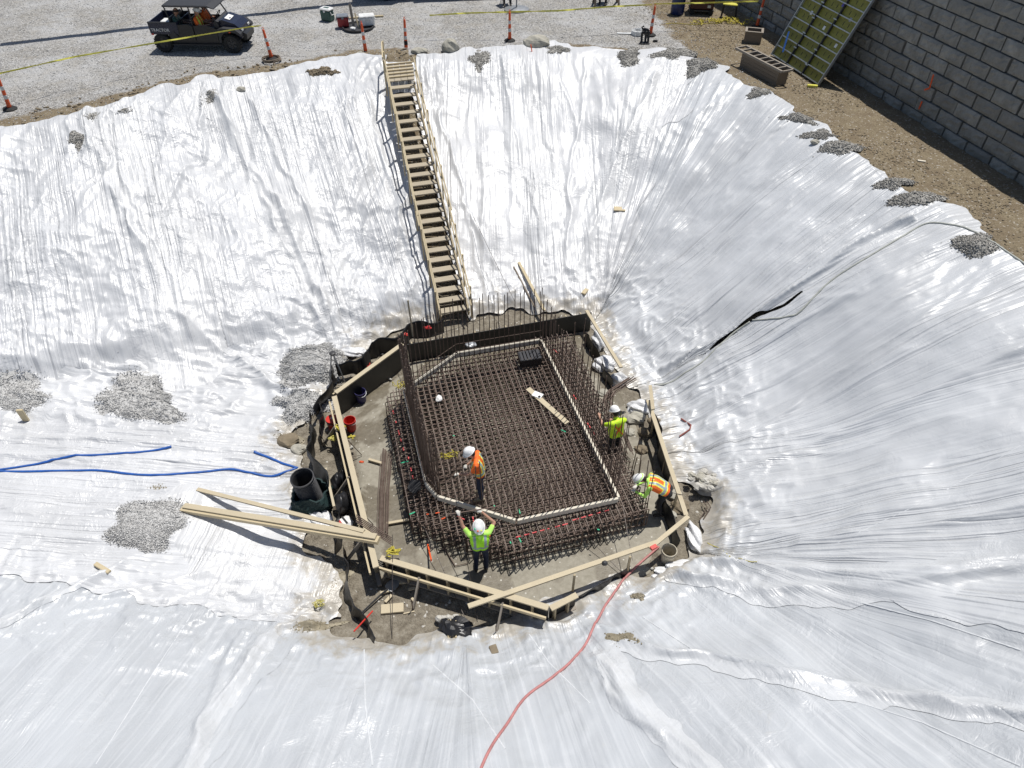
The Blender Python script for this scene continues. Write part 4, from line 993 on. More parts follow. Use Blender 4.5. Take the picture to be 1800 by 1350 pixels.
# ---------------------------------------------------------------- yard: cones, tape, coolers
def cone(px, py, label, lean=(0, 0), h=1.08, bands=2, base=True, dark=False):
    p = P(px, py, .03); t = thing('traffic_cone', label, 'traffic cone', p, random.uniform(0, 1), 'orange channelizer cones along the yard tape', rot=(lean[1], lean[0], random.uniform(0, 1.5)))
    if base:
        MB().lathe([(.23, 0), (.23, .035), (.17, .07), (.07, .085), (.05, .085)], 8).part('base', 'rubber', t)
    r0, r1 = .072, .042
    R_ = lambda z: r0 + (r1 - r0) * z / h
    po = MB().lathe([(R_(.06), .06), (R_(.14) + .006, .12), (R_(.16), .16), (R_(h * .97), h * .97), (.03, h), (.001, h)], 16).part('post', 'orange', t, smooth=True)
    for k in range(bands):
        z0 = h * (.33 + .27 * k); MB().lathe([(R_(z0) + .002, z0), (R_(z0) + .004, z0 + .01), (R_(z0 + .13) + .004, z0 + .12), (R_(z0 + .13) + .001, z0 + .13)], 16).part('reflective_band', 'white_band', t, smooth=True)
    if dark: MB().lathe([(R_(.16) + .004, .16), (R_(.16) + .006, .17), (R_(.3) + .006, .30), (R_(.3) + .003, .31)], 16).part('dark_band', 'black_cloth', t)
    MB().tube([(-.03, 0, h - .02), (-.035, 0, h + .05), (0, 0, h + .085), (.035, 0, h + .05), (.03, 0, h - .02)], .011, 6).part('handle', 'orange', t)
    return t
cone(18, 192, 'orange cone with pale bands on a black base at the left edge', (R(6), 0))
cone(478, 104, 'leaning orange cone standing beside the coiled hose', (R(-4), 0))
cone(643, 92, 'orange cone in front of the coolers', (R(-3), 0), base=False)
cone(714, 86, 'orange cone with a dark band near the head of the stairs', (R(3), 0), base=False, dark=True)
cone(896, 72, 'orange cone left of the big pale boulder on the rim')
cone(1143, 62, 'orange cone beside the roll of flat hose', (R(3), 0))
cone(1330, 48, 'orange cone in the shade of the block wall', (R(3), 0))
def tape(pts, label, w=.05):
    V = []; F = []; k = 0; fine = []
    for i in range(len(pts) - 1):
        for j in range(10): fine.append(pts[i].lerp(pts[i + 1], j / 10))
    fine.append(pts[-1]); n = len(fine)
    for i, q in enumerate(fine):
        tw = .5 * math.sin(i * .55) + .3 * math.sin(i * 1.3); d_ = (fine[min(i + 1, n - 1)] - fine[max(i - 1, 0)]).normalized(); sd = d_.cross(Vector((0, 0, 1))).normalized()
        up = (Vector((0, 0, 1)) * math.cos(tw) + sd * math.sin(tw)) * w / 2; th = sd * math.cos(tw) * .003
        V += [q - up - th, q + up - th, q + up + th, q - up + th]
    for i in range(n - 1):
        for j in range(4): F.append((i * 4 + j, i * 4 + (j + 1) % 4, i * 4 + 4 + (j + 1) % 4, i * 4 + 4 + j))
    MB().add(V, F).solid('caution_tape', 'tape_yellow', label, 'tape', 'yellow barrier tape strung between cones')
tape([P(-40, 137, 1.05), P(0, 129, 1.06), P(130, 100, 1.0), P(275, 75, .98), P(440, 47, 1.05), P(459, 45, 1.06)], 'yellow barrier tape running past the utility vehicle')
tape([P(755, 27, .9), P(820, 23, .95), P(893, 21, 1.02), P(980, 19, 1.0), P(1070, 12, 1.02), P(1146, 8, 1.02)], 'yellow barrier tape between the boulder cone and the hose cone', .06)
tape([P(1150, 7, 1.02), P(1240, 5, 1.0), P(1333, 2, 1.1)], 'yellow barrier tape in front of the blue barrel', .06)
def cooler(px, py, rz, d, body, lid, label, wheels=False, z=.03):
    t = thing('cooler', label, 'cooler', P(px, py, z), rz, 'drink coolers set on the gravel'); x, y, h = d
    b = MB().rbox((0, 0, h * .42), (x, y, h * .80), .04).part('body', body, t)
    l = MB().rbox((0, 0, h * .90), (x + .03, y + .03, h * .17), .04).part('lid', lid, t)
    MB().box((0, -y / 2 - .014, h * .78), (.09, .02, .08)).part('latch', lid, t)
    for s_ in (-1, 1): MB().tube([(s_ * (x / 2 + .005), -y * .28, h * .74), (s_ * (x / 2 + .05), -y * .26, h * .52), (s_ * (x / 2 + .05), y * .26, h * .52), (s_ * (x / 2 + .005), y * .28, h * .74)], .016, 6).part('handle', lid, t)
    MB().box((0, 0, h * .985), (x * .5, y * .35, .012)).part('lid_recess', body if body != 'cooler_red' else 'cooler_grey', t)
    return t
cooler(577, 36, R(-25), (.50, .36, .52), 'green_plastic', 'white_plastic', 'dark green cooler with white lid and white handle')
tr = thing('round_tray', 'shallow dark round tray under the red and white coolers', 'tray', P(630, 50, .03)); MB().lathe([(.55, 0), (.62, .02), (.64, .09), (.61, .09), (.58, .035), (.001, .03)], 28).part('dish', 'dark_steel', tr, smooth=False); MB().lathe([(.63, .085), (.655, .09), (.655, .105), (.63, .108)], 28).part('rolled_edge', 'grey_panel', tr)
cooler(604, 46, R(12), (.46, .36, .46), 'cooler_red', 'cooler_grey', 'red cooler with grey lid on the round tray', z=.075)
cooler(646, 44, R(14), (.62, .40, .42), 'white_plastic', 'white_plastic', 'white cooler on the right side of the round tray', z=.09)
b = P(622, 47, .08); MB().beam(b, b + Vector((-.06, .1, .85)), .10, .04, (0, -1, 0)).solid('upright_board', 'grey_wood', 'grey board standing upright between the red and white coolers', 'board')
b = P(631, 49, .08); MB().beam(b, b + Vector((-.14, .25, .5)), .05, .03, (0, -1, 0)).solid('lath', 'pine', 'thin yellow lath leaning beside the upright grey board', 'board')
bx_ = thing('ice_chest', 'white chest lying in the cargo bed of the utility vehicle', 'cooler', mwU @ Vector((-1.02, -.25, .71)), R(-2.5)); MB().rbox((0, 0, .15), (.62, .40, .28), .05).part('body', 'white_plastic', bx_); MB().rbox((0, 0, .31), (.64, .42, .06), .025).part('lid', 'white_plastic', bx_)
MB().beam(P(612, 32, .06), P(674, 28, .06), .09, .06).solid('timber', 'pine', 'pale timber lying on gravel behind the white cooler', 'board')
MB().blob(P(620, 50, .14), (.11, .08, .06), .35, 4).solid('crumpled_bag', 'white_plastic', 'crumpled white bag in the front of the round tray', 'bag', smooth=False)
# coiled hose by the leaning cone
hp = []; c0 = P(478, 107, .05)
for i in range(90): a = i / 90 * 2 * math.pi * 3; hp.append(c0 + Vector(((.33 + .02 * math.sin(i * .7)) * math.cos(a), (.33 + .02 * math.cos(i)) * math.sin(a), .02 + i * .0012)))
MB().tube(hp, .022, 6).solid('coiled_hose', 'old_wood', 'coiled brown hose at the foot of the leaning cone', 'hose')
# roll of flat white hose and a pump
t = thing('hose_roll', 'roll of flat white hose with its tail on the gravel', 'hose', P(1121, 60, .03))
sp = []
for i in range(120): a = i / 120 * 2 * math.pi * 8; r = .10 + i / 120 * .17; sp.append((r * math.cos(a), r * math.sin(a)))
V = [(x_, y_, 0) for x_, y_ in sp] + [(x_, y_, .16) for x_, y_ in sp] + [(x_ * 1.05, y_ * 1.05, .16) for x_, y_ in sp] + [(x_ * 1.05, y_ * 1.05, 0) for x_, y_ in sp]; n = 120; F = []
for i in range(n - 1):
    for a_, b_ in ((0, 1), (1, 2), (2, 3), (3, 0)): F.append((a_ * n + i, a_ * n + i + 1, b_ * n + i + 1, b_ * n + i))
MB().add(V, F).part('roll', 'white_plastic', t); MB().beam((-.26, 0, .03), (-.85, .06, .02), .13, .02).part('tail', 'white_plastic', t); MB().beam((.24, -.06, .08), (-.15, -.30, .02), .012, .12).part('loose_end', 'white_plastic', t)
t = thing('hand_pump', 'black pump frame with hose couplings beside the flat hose roll', 'pump', P(1133, 76, .03))
for x_ in (-.13, .02, .13): MB().tube([(x_ - .05, -.05, 0), (x_, 0, .05), (x_ - .01, .04, .36), (x_ + .03, .03, .44)], .045, 8).part('coupling', 'black_plastic', t, smooth=True)
MB().blob((.02, .18, .40), (.16, .09, .12), .3, 8).part('motor', 'black_plastic', t); MB().tube([(-.1, .1, .45), (-.16, .12, .56), (-.08, .14, .60)], .03, 7).part('grip', 'rubber', t); MB().box((0, 0, .015), (.36, .26, .03)).part('foot_plate', 'dark_steel', t)
MB().blob(P(1152, 72, .05), (.10, .07, .05), .2, 12).solid('rubber_foot', 'rubber', 'small black rubber lump right of the hose pump', 'rubber block')
# boulders
for px, py, r, lb, sd in [(792, 92, (.34, .30, .32), 'greenish grey boulder on the plastic near the stairs', 3), (943, 82, (.52, .36, .27), 'pale flat boulder on the far rim beside an orange stake', 5), (634, 98, (.17, .14, .10), 'small stone weight on the plastic below the cooler cone', 9),
                          (737, 93, (.34, .2, .12), 'low grey rock at the head of the stairs', 14), (424, 160, (.16, .12, .1), 'fist-sized tan rock on the far left rim', 16), (1432, 252, (.14, .1, .08), 'small brown rock on the right rim among the gravel', 18)]:
    MB().blob((PG(px, py) if py > 150 else P(px, py, .04)) + Vector((0, 0, r[2] * .55)), r, .22, sd, 16, 10, .45).solid('boulder', 'boulder', lb, 'rock', 'loose rocks holding down the sheet edge')
MB().beam(P(938, 108, -.25), P(933, 78, .35), .035, .02).solid('survey_stake', 'spray_orange', 'thin orange survey stake in front of the pale boulder', 'stake')
# light stand foot, seated people at the top edge, sawhorse
t = thing('umbrella_stand', 'round grey weighted base with an upright pole at the top edge', 'stand', P(908, 17, .03)); MB().lathe([(.55, 0), (.55, .04), (.30, .09), (.06, .11), (.001, .11)], 28).part('base', 'grey_steel', t); MB().tube([(0, 0, .1), (0, 0, 2.3)], .035, 10).part('pole', 'grey_steel', t)
def sitter(px, py, rz, label, seat_z=.45):
    p = P(px, py, .03) ; q = Vector(p) + Matrix.Rotation(rz, 3, 'Z') @ Vector((0, -.62, seat_z))
    person(label, q, rz, seated(anl=(-.14, .48, -.34), anr=(.14, .42, -.34), tol=(-.14, .62, -.40), tor=(.14, .56, -.40)), ('vest_orange', 'black_cloth', 'boot', 'skin'), 'vest_orange', 'yellow_tape', 'silver_tape', True, 'people sitting at the top edge')
    s_ = thing('camp_stool', 'folding stool under the ' + ('person left of the round stand base' if px < 950 else 'person behind the sawhorse'), 'stool', Vector((q.x, q.y, .03)), rz, 'stools at the top edge')
    MB().rbox((0, 0, seat_z - .06), (.4, .36, .05), .02).part('seat', 'black_cloth', s_)
    for a, b in ((-1, -1), (1, -1), (-1, 1), (1, 1)): MB().tube([(a * .18, b * .16, seat_z - .08), (a * .2, b * .18, 0)], .014, 6).part('leg', 'grey_steel', s_)
sitter(893, 14, R(190), 'seated person with dark trousers and boots left of the round stand base')
sitter(1058, 11, R(165), 'seated person with dark trousers and boots behind the sawhorse')
t = thing('sawhorse', 'wooden sawhorse with splayed legs at the top edge', 'sawhorse', P(1065, 8, .03), R(3)); MB().beam((-.55, 0, .78), (.55, 0, .78), .09, .09).part('beam', 'old_wood', t)
for a, b in ((-1, -1), (-1, 1), (1, -1), (1, 1)): MB().beam((a * .48, b * .04, .76), (a * .54, b * .28, 0), .09, .04).part('leg', 'old_wood', t)
# barrel, generator cart, yellow bench, rope pile by the wall
t = thing('blue_barrel', 'dark blue plastic barrel behind the barrier tape', 'barrel', P(1190, 24, .03)); MB().lathe([(.001, 0), (.27, 0), (.29, .03), (.29, .28), (.30, .31), (.29, .34), (.29, .56), (.30, .59), (.29, .62), (.29, .84), (.27, .88), (.001, .88)], 24).part('drum', 'blue_plastic', t, smooth=True); MB().lathe([(.27, .87), (.305, .875), (.305, .9), (.27, .905)], 24).part('rim', 'dark_steel', t); MB().lathe([(.03, .88), (.03, .905), (.001, .905)], 10, (.15, 0, 0)).part('bung', 'dark_steel', t)
t = thing('generator_cart', 'dark maroon equipment box on small wheels beside the blue barrel', 'generator', P(1231, 22, .03), R(-8)); MB().rbox((0, 0, .60), (1.0, .7, .78), .04).part('housing', 'maroon', t); MB().box((0, 0, .17), (1.05, .76, .06)).part('skid', 'dark_steel', t); MB().rbox((0, 0, 1.02), (1.06, .76, .06), .02).part('lid', 'dark_steel', t)
for a, b in ((-1, -1), (1, -1), (-1, 1), (1, 1)): MB().lathe([(.001, -.04), (.11, -.04), (.11, .04), (.001, .04)], 14, (a * .4, b * .36, .11), Matrix.Rotation(R(90), 3, 'X')).part('wheel', 'rubber', t)
MB().tube([(-.5, -.3, .75), (-.62, -.34, .85), (-.66, -.34, 1.0), (-.52, -.32, 1.1)], .02, 6).part('hose', 'grey_steel', t); MB().box((.3, -.36, .35), (.14, .02, .1)).part('outlet', 'white_band', t)
t = thing('yellow_bench', 'small yellow-topped work bench standing in tangled rope', 'bench', P(1280, 30, .03), R(-20)); MB().rbox((0, 0, .52), (.62, .30, .05), .015).part('top', 'tape_yellow', t)
for a, b in ((-1, -1), (1, -1), (-1, 1), (1, 1)): MB().beam((a * .26, b * .12, .5), (a * .3, b * .15, 0), .05, .04).part('leg', 'dark_steel', t)
rp = MB(); c0 = P(1275, 38, .05)
for k in range(16):
    pts = []; a0 = random.uniform(0, 6.3); x0 = random.uniform(-1.1, .8)
    for i in range(12): pts.append(c0 + Vector((x0 + .09 * i * math.cos(a0) + random.uniform(-.08, .08), random.uniform(-.28, .28) + .04 * i * math.sin(a0), random.uniform(.0, .10))))
    rp.tube(pts, .013, 5, False)
rp.tube([c0 + Vector((-2.6 + i * .25, -.30 + .1 * math.sin(i), .0)) for i in range(10)], .012, 5)
rp.solid('rope_pile', 'rope_yellow', 'tangled pile of yellow rope on the soil near the wall', 'rope')
# wooden planter-like box and the ladder-topped form box
t = thing('wooden_box', 'open dark timber box on the soil below the leaning formwork', 'box', P(1322, 73, .02), R(-16)); x_, y_, h_ = .62, .50, .42
for s_ in (-1, 1): MB().box((s_ * x_ / 2, 0, h_ / 2), (.04, y_, h_)).part('side', 'old_wood', t); MB().box((0, s_ * (y_ / 2 - .02), h_ / 2), (x_ - .045, .04, h_ - .004)).part('side', 'old_wood', t)
for s_ in (-1, 1): MB().box((s_ * x_ / 2, 0, h_ + .015), (.09, y_ + .08, .03)).part('top_trim', 'grey_wood', t); MB().box((0, s_ * y_ / 2, h_ + .0152), (x_ - .1, .08, .029)).part('top_trim', 'grey_wood', t)
MB().box((0, 0, .03), (x_ - .05, y_ - .05, .03)).part('bottom', 'old_wood', t)
a, b = P(1312, 118, .03), P(1368, 148, .03); ang = math.atan2(b.y - a.y, b.x - a.x)
t = thing('form_box', 'long brown timber form box with a ladder-like slatted top', 'formwork', (a + b) / 2, ang); L = 2.05
for k in range(4): MB().box((0, -.21, .07 + k * .125), (L, .035, .118)).part('side_board', 'old_wood', t); MB().box((0, .21, .07 + k * .125), (L, .035, .118)).part('side_board', 'old_wood', t)
for s_ in (-1, 1): MB().box((s_ * (L / 2 - .02), 0, .26), (.035, .38, .50)).part('end_board', 'old_wood', t)
for s_ in (-1, 1): MB().box((-.12, s_ * .24, .555), (L + .55, .07, .075)).part('top_rail', 'grey_wood', t)
for k in range(9): MB().box((-1.42 + k * .325, 0, .556), (.05, .408, .06)).part('rung', 'grey_wood', t)
# leaning yellow formwork panel with ribs
bl, br = P(1358, 97, .06), P(1440, 150, .06); ux = (br - bl); W_ = ux.length; ux.normalize(); nrm = Vector((WN[0], WN[1], 0)); 
if ux.cross(Vector((0, 0, 1))).dot(nrm) < 0: pass
lean = R(24); up = (Vector((0, 0, 1)) * math.cos(lean) + nrm * math.sin(lean)).normalized(); ux = (ux - up * ux.dot(up)).normalized(); fn = ux.cross(up).normalized()
if fn.dot(nrm) > 0: fn = -fn
t = thing('formwork_panel', 'tall yellow formwork panel with metal ribs leaning on the block wall', 'formwork', bl); H_ = 3.6
Mq = Matrix((ux, up, fn)).transposed()
q = lambda u_, v_, w_: bl + ux * u_ + up * v_ + fn * w_
for k in range(3):
    w0 = W_ * k / 3 + .02; w1 = W_ * (k + 1) / 3 - .02
    MB().box(q((w0 + w1) / 2, H_ / 2, .0), (w1 - w0, H_, .02), Mq).part('panel_face', 'form_yellow', t, True)
    for j in range(11): MB().box(q((w0 + w1) / 2, .03 + (H_ - .06) * j / 10, .05), (w1 - w0 - .03, .035, .08), Mq).part('rib', 'aluminium', t, True)
for k in range(4): MB().box(q(W_ * k / 3, H_ / 2, .05), (.036, H_ + .01, .10), Mq).part('edge_rail', 'aluminium' if k in (0, 3) else 'dark_steel', t, True)
for k in range(12): MB().box(q(W_ * (1 if k % 2 else 2) / 3, .35 + k * .27, .115), (.16, .035, .03), Mq).part('clamp', 'aluminium', t, True)
for u_, v_, m_ in ((.22, .50, 'paper'), (.55, .44, 'paper'), (.88, .36, 'paper'), (.15, .80, 'violet'), (.40, .74, 'violet'), (.62, .68, 'violet'), (.85, .60, 'grey_steel')):
    MB().box(q(W_ * u_, H_ * v_, .013), (.11, .13, .008), Mq).part('sticker', m_, t, True)
for j in range(10):
    for k in range(3):
        for s_ in (-1, 1): MB().box(q(W_ * (k + .5) / 3 + s_ * .14, .2 + (H_ - .06) * (j) / 10, .0125), (.02, .13, .006), Mq).part('stencil_mark', 'print_black', t, True)
MB().beam(q(.28, .95, .14), q(.62, .28, .16), .07, .02, tuple(fn)).solid('blue_strap', 'blue_strap', 'blue strap hanging on the lower part of the yellow formwork', 'strap')
MB().box(P(1428, 151, .06), (.34, .12, .07), Matrix.Rotation(R(-10), 3, 'Z')).solid('yellow_block', 'tape_yellow', 'small yellow block under the corner of the leaning formwork', 'block')
MB().box(P(1620, 283, .05), (.22, .07, .03), Matrix.Rotation(R(-20), 3, 'Z')).solid('wood_scrap', 'primed', 'pale wood scrap on the soil strip by the wall', 'wood scrap', 'small wood scraps')
# truck parked just beyond the top edge with its boom, whose shadow crosses the gravel
t = thing('boom_truck', 'dark truck chassis with boom beyond the top edge of the yard', 'truck', (-3.6, 37.0, .03), R(8))
MB().box((0, 0, 1.05), (6.6, 2.3, .35)).part('chassis', 'black_plastic', t); MB().rbox((-2.3, 0, 2.0), (1.9, 2.3, 1.6), .12).part('cab', 'navy_paint', t); MB().rbox((1.3, 0, 1.75), (3.8, 2.3, 1.0), .05).part('body', 'dark_steel', t)
for x_ in (-2.3, 1.4, 2.5):
    for s_ in (-1, 1):
        wt_ = MB().lathe([(.30, -.14), (.50, -.16), (.53, -.1), (.53, .1), (.50, .16), (.30, .14)], 24, (x_, s_ * 1.0, .53), Matrix.Rotation(R(90), 3, 'X')).part('wheel', 'rubber', t); MB().lathe([(.001, .05), (.12, .08), (.30, .10), (.30, -.1), (.001, -.1)], 20, (x_, s_ * 1.0, .53), Matrix.Rotation(R(90), 3, 'X')).part('rim', 'grey_steel', wt_)
a = Vector((-8.65, 34.54, 0)); b = Vector((-20.47, 29.84, 0)); off = Vector((.20, .26, 1.0))
za, zb_ = 4.6, 8.2
tb = t; M_ = t.matrix_basis.inverted()
MB().beam(M_ @ (a + off * za + (a - b) * .25 + Vector((0, 0, -1.0))), M_ @ (b + off * zb_), .34, .34).part('boom', 'dark_steel', tb)
# ---------------------------------------------------------------- yard stones, soil clods
n = 26000; x = rng.uniform(-24, 9, n); y = rng.uniform(20, 42, n); co2 = coords(x, y); sw = (x - WA[0]) * WN[0] + (y - WA[1]) * WN[1]
ok = (co2[4] > .25) & (sw < -3.2); x = x[ok]; y = y[ok]; bz_, _, _ = terrain(x, y); V, F = stones(np.stack([x, y, bz_ + .008], 1), rng.uniform(.012, .034, len(x)))
tag(link('gravel', fast_mesh('gravel', V, F), 'gravel_light'), 'loose pale gravel scattered over the yard', 'gravel', None, 'stuff')
n = 6000; s_ = rng.uniform(-14, 11, n); o_ = rng.normal(-2.3, 1.0, n); x = WA[0] + WT[0] * s_ + WN[0] * o_; y = WA[1] + WT[1] * s_ + WN[1] * o_; co2 = coords(x, y)
ok = (co2[4] > .15) & (o_ < -.05) & (fbm(x / 1.2, y / 1.2, 3, 101) + rng.uniform(-.1, .1, n) > .47); x = x[ok]; y = y[ok]; bz_, _, _ = terrain(x, y)
V, F = stones(np.stack([x, y, bz_ + .006], 1), rng.uniform(.010, .042, len(x)))
tag(link('soil_clods', fast_mesh('soil_clods', V, F), 'mud_clod'), 'brown soil clods on the strip beside the wall', 'soil', None, 'stuff')
n = 2600; x = rng.uniform(-18, -3.5, n); y = rng.uniform(19, 31, n); co2 = coords(x, y); ok = (co2[4] > .1) & (co2[4] < 1.5) & (fbm(x / .9, y / .9, 3, 103) > .5); x = x[ok]; y = y[ok]; bz_, _, _ = terrain(x, y)
V, F = stones(np.stack([x, y, bz_ + .015], 1), rng.uniform(.02, .085, len(x)))
tag(link('rim_clods', fast_mesh('rim_clods', V, F), 'mud_clod'), 'dug brown clods along the back left rim', 'soil', None, 'stuff')
# rubble and clods on the pit floor outside the forms
n = 5200; x = rng.uniform(-6.2, 6.0, n); y = rng.uniform(6.6, 19, n); ih = inside(HOLE, x, y); sp_ = np.array(slab_poly); isl = inside(sp_, x, y) & (segdist(sp_, x, y) > .15); ok = ih & ~isl & (fbm(x / .7, y / .7, 3, 107) > .46); x = x[ok]; y = y[ok]; bz_, _, _ = terrain(x, y)
V, F = stones(np.stack([x, y, bz_ - .03], 1), rng.uniform(.012, .07, len(x)))
tag(link('pit_rubble', fast_mesh('pit_rubble', V, F), 'rubble'), 'loose rubble and clods on the muddy pit floor', 'rubble', None, 'stuff')
# ---------------------------------------------------------------- gravel heaps weighting the sheets
def heap(px, py, rx, ry, h, label, n=900, mat='gravel_light', rot=0.0, size=(.010, .026), ragged=.5, scatter=.25):
    c = PG(px, py); a = np.sqrt(rng.random(n)) ; th = rng.uniform(0, 6.283, n); ed = 1 + ragged * (vnoise(np.cos(th) * 1.6 + px * .1, np.sin(th) * 1.6 + py * .1, 111) - .5) * 2 + rng.normal(0, .05, n)
    a = a * ed; st_ = rng.random(n) < .06; a = np.where(st_, a * (1 + scatter * 1.6 * rng.random(n)), a)
    lx = a * np.cos(th) * rx; ly = a * np.sin(th) * ry; x = c.x + lx * math.cos(rot) - ly * math.sin(rot); y = c.y + lx * math.sin(rot) + ly * math.cos(rot)
    b_, s_, _ = terrain(x, y); m = np.clip(1 - (a / ed) ** 2, 0, 1); z = s_ + h * m * (.6 + .6 * vnoise(x * 2.2, y * 2.2, 113)) + .004
    V, F = stones(np.stack([x, y, z], 1), rng.uniform(*size, n))
    # body of the heap under the loose stones
    g = 34; gu, gv = np.meshgrid(np.linspace(0, 1, 14), np.linspace(0, 2 * np.pi, g, endpoint=False)); e2 = (1 + ragged * (vnoise(np.cos(gv) * 1.6 + px * .1, np.sin(gv) * 1.6 + py * .1, 111) - .5) * 2) * .97
    lx = gu * e2 * np.cos(gv) * rx; ly = gu * e2 * np.sin(gv) * ry; gx_ = c.x + lx * math.cos(rot) - ly * math.sin(rot); gy_ = c.y + lx * math.sin(rot) + ly * math.cos(rot)
    gs = terrain(gx_.ravel(), gy_.ravel())[1].reshape(gx_.shape); gz_ = gs + h * (1 - gu ** 2) * (.6 + .6 * vnoise(gx_ * 2.2, gy_ * 2.2, 113)) - .012 * (gu > .95) + rng.normal(0, .006, gu.shape)
    GV = np.stack([gx_, gy_, gz_], -1).reshape(-1, 3); GF = []; k0 = len(V)
    for i in range(g):
        for j in range(13): p0 = i * 14 + j; p1 = ((i + 1) % g) * 14 + j; GF += [(p0, p0 + 1, p1 + 1), (p0, p1 + 1, p1)]
    V = np.concatenate([V, GV]); F = np.concatenate([F, np.array(GF) + k0]); o = np.array([c.x, c.y, c.z])
    ob = link('gravel_heap', fast_mesh('gravel_heap', V - o, F), mat); ob.location = o
    return tag(ob, label, 'gravel heap', 'gravel heaps weighting the plastic')
heap(255, 700, 1.25, .85, .16, 'big light gravel heap on the ramp below the left bank', 6500, rot=-.2)
heap(258, 932, .98, .78, .16, 'big light gravel heap left of the long timbers', 6000, rot=.3)
heap(18, 700, .95, .62, .12, 'light gravel heap cut off by the left edge', 4000)
heap(545, 645, 1.1, 1.0, .30, 'tall light gravel heap at the foot of the bank behind the black sheet', 7000, rot=.5, ragged=.32, size=(.012, .030))
heap(526, 712, .75, .72, .20, 'lower lobe of light gravel running out beside the black sheet', 3000)
D = dict(mat='gravel_dark', size=(.012, .034))
heap(845, 104, .42, .62, .10, 'dark gravel patch right of the greenish boulder', 700, **D); heap(982, 86, .5, .3, .08, 'dark gravel patch right of the pale boulder', 500, **D); heap(1105, 98, .62, .5, .14, 'dark gravel heap below the hose roll', 1000, **D)
heap(1180, 95, .75, .5, .15, 'dark gravel heap on the far rim below the orange cone', 1000, **D); heap(1232, 118, .62, .5, .2, 'dark gravel and clod heap at the far right corner of the rim', 900, **D); heap(1333, 163, .5, .32, .12, 'oval dark gravel heap on the right rim below the form box', 700, **D)
heap(1405, 208, .55, .22, .09, 'upper end of the long gravel strip on the right rim', 600, rot=-.7, **D); heap(1440, 238, .5, .26, .1, 'middle of the long gravel strip on the right rim', 600, rot=-.6, **D); heap(1478, 258, .5, .26, .1, 'lower end of the long gravel strip on the right rim', 650, rot=-.4, **D)
heap(1575, 320, .48, .26, .10, 'upper of two neighbouring gravel heaps on the right rim', 650, **D); heap(1605, 347, .6, .28, .11, 'lower of two neighbouring gravel heaps on the right rim', 800, rot=-.2, **D); heap(1708, 433, .48, .36, .14, 'gravel heap on the right rim beside the end of the grey hose', 800, **D)
heap(372, 165, .34, .62, .08, 'curved gravel patch on the back left rim between plastic folds', 500, **D); heap(138, 245, .26, .36, .06, 'small gravel patch on the upper left sheet', 300, **D); heap(168, 205, .22, .42, .07, 'narrow gravel patch on the back left rim', 280, **D); heap(222, 195, .5, .2, .07, 'thin gravel strip on the left rim under loose plastic', 300, rot=.6, **D)
heap(722, 128, .16, .6, .05, 'thin gravel line down the sheet right of the stair head', 200, **D); heap(565, 125, .55, .22, .10, 'clod heap on the back rim left of the stairs', 400, 'mud_clod', .4, (.02, .06))
# ---------------------------------------------------------------- timbers round the pit
def plank(p, q, w_, h_, label, mat='pine_pale', up=(0, 0, 1), grp=None, name='plank'): return MB().beam(p, q, w_, h_, up).solid(name, mat, label, 'board', grp)
G1 = 'loose boards set out round the footing'
l1 = PG(322, 897); r1 = P(666, 950, ZB + .98)
plank(l1 + Vector((0, 0, .06)), r1, .17, .10, 'thick beam of long timbers reaching over the left form, lower piece', 'pine', grp=G1, name='timber')
plank(l1 + Vector((.05, .04, .135)), r1 + Vector((-.06, .05, .075)), .14, .045, 'board lying on top of the thick long timber', 'pine_pale', grp=G1)
l2 = PG(348, 862); plank(l2 + Vector((0, 0, .04)), P(640, 934, ZB + 1.04), .10, .045, 'thin long board above the thick timber on the left', 'pine_pale', grp=G1)
plank(P(1031, 546, ZB + .78), P(1092, 646, ZB + .72), .10, .045, 'pale board at the far right corner of the footing', grp=G1)
plank(P(1139, 704, ZB + .74), P(1206, 906, ZB + .72), .11, .045, 'long pale board along the right side behind the bending worker', grp=G1)
plank(P(1210, 908, ZB + .775), P(1142, 964, ZB + .76), .10, .045, 'short pale board at the near right corner', grp=G1)
plank(P(1158, 952, ZB + .70), P(823, 1066, ZB + .80), .11, .045, 'long pale board crossing the near form diagonally', grp=G1)
plank(P(1143, 678, ZB + .5), P(1148, 720, ZB + 1.2), .09, .04, 'upright board behind the bent rebar bundle', up=(0, 1, 0), grp=G1)
plank(PG(912, 463) + Vector((0, 0, .04)), P(957, 546, ZB + .45), .09, .05, 'board leaning on the far bank behind the dowels', 'pine', grp=G1); plank(PG(903, 470) + Vector((0, 0, .03)), P(940, 540, ZB + .3), .04, .04, 'thin lath lying beside the board on the far bank', 'old_wood', grp=G1)
plank(P(928, 683, ZB + .80), P(997, 744, ZB + .80), .15, .03, 'pale plank lying on the rebar mat with a paper on it', grp=G1)
MB().box(P(945, 694, ZB + .83), (.27, .20, .012), Matrix.Rotation(R(-30), 3, 'Z')).solid('paper', 'paper', 'white paper sheet lying on the plank on the mat', 'paper')
MB().blob(P(948, 697, ZB + .85), (.035, .035, .02), .1, 2).solid('tape_puck', 'rubber', 'small black puck holding down the paper on the plank', 'tape measure')
plank(P(1025, 563, ZB + .1), P(940, 590, ZB + .12), .08, .04, 'thin pale board on the ground in front of the far form', grp=G1)
plank(P(573, 826, ZB + .62), P(588, 893, ZB + .60), .06, .16, 'short thick board on edge beside the corrugated pipe', grp=G1)
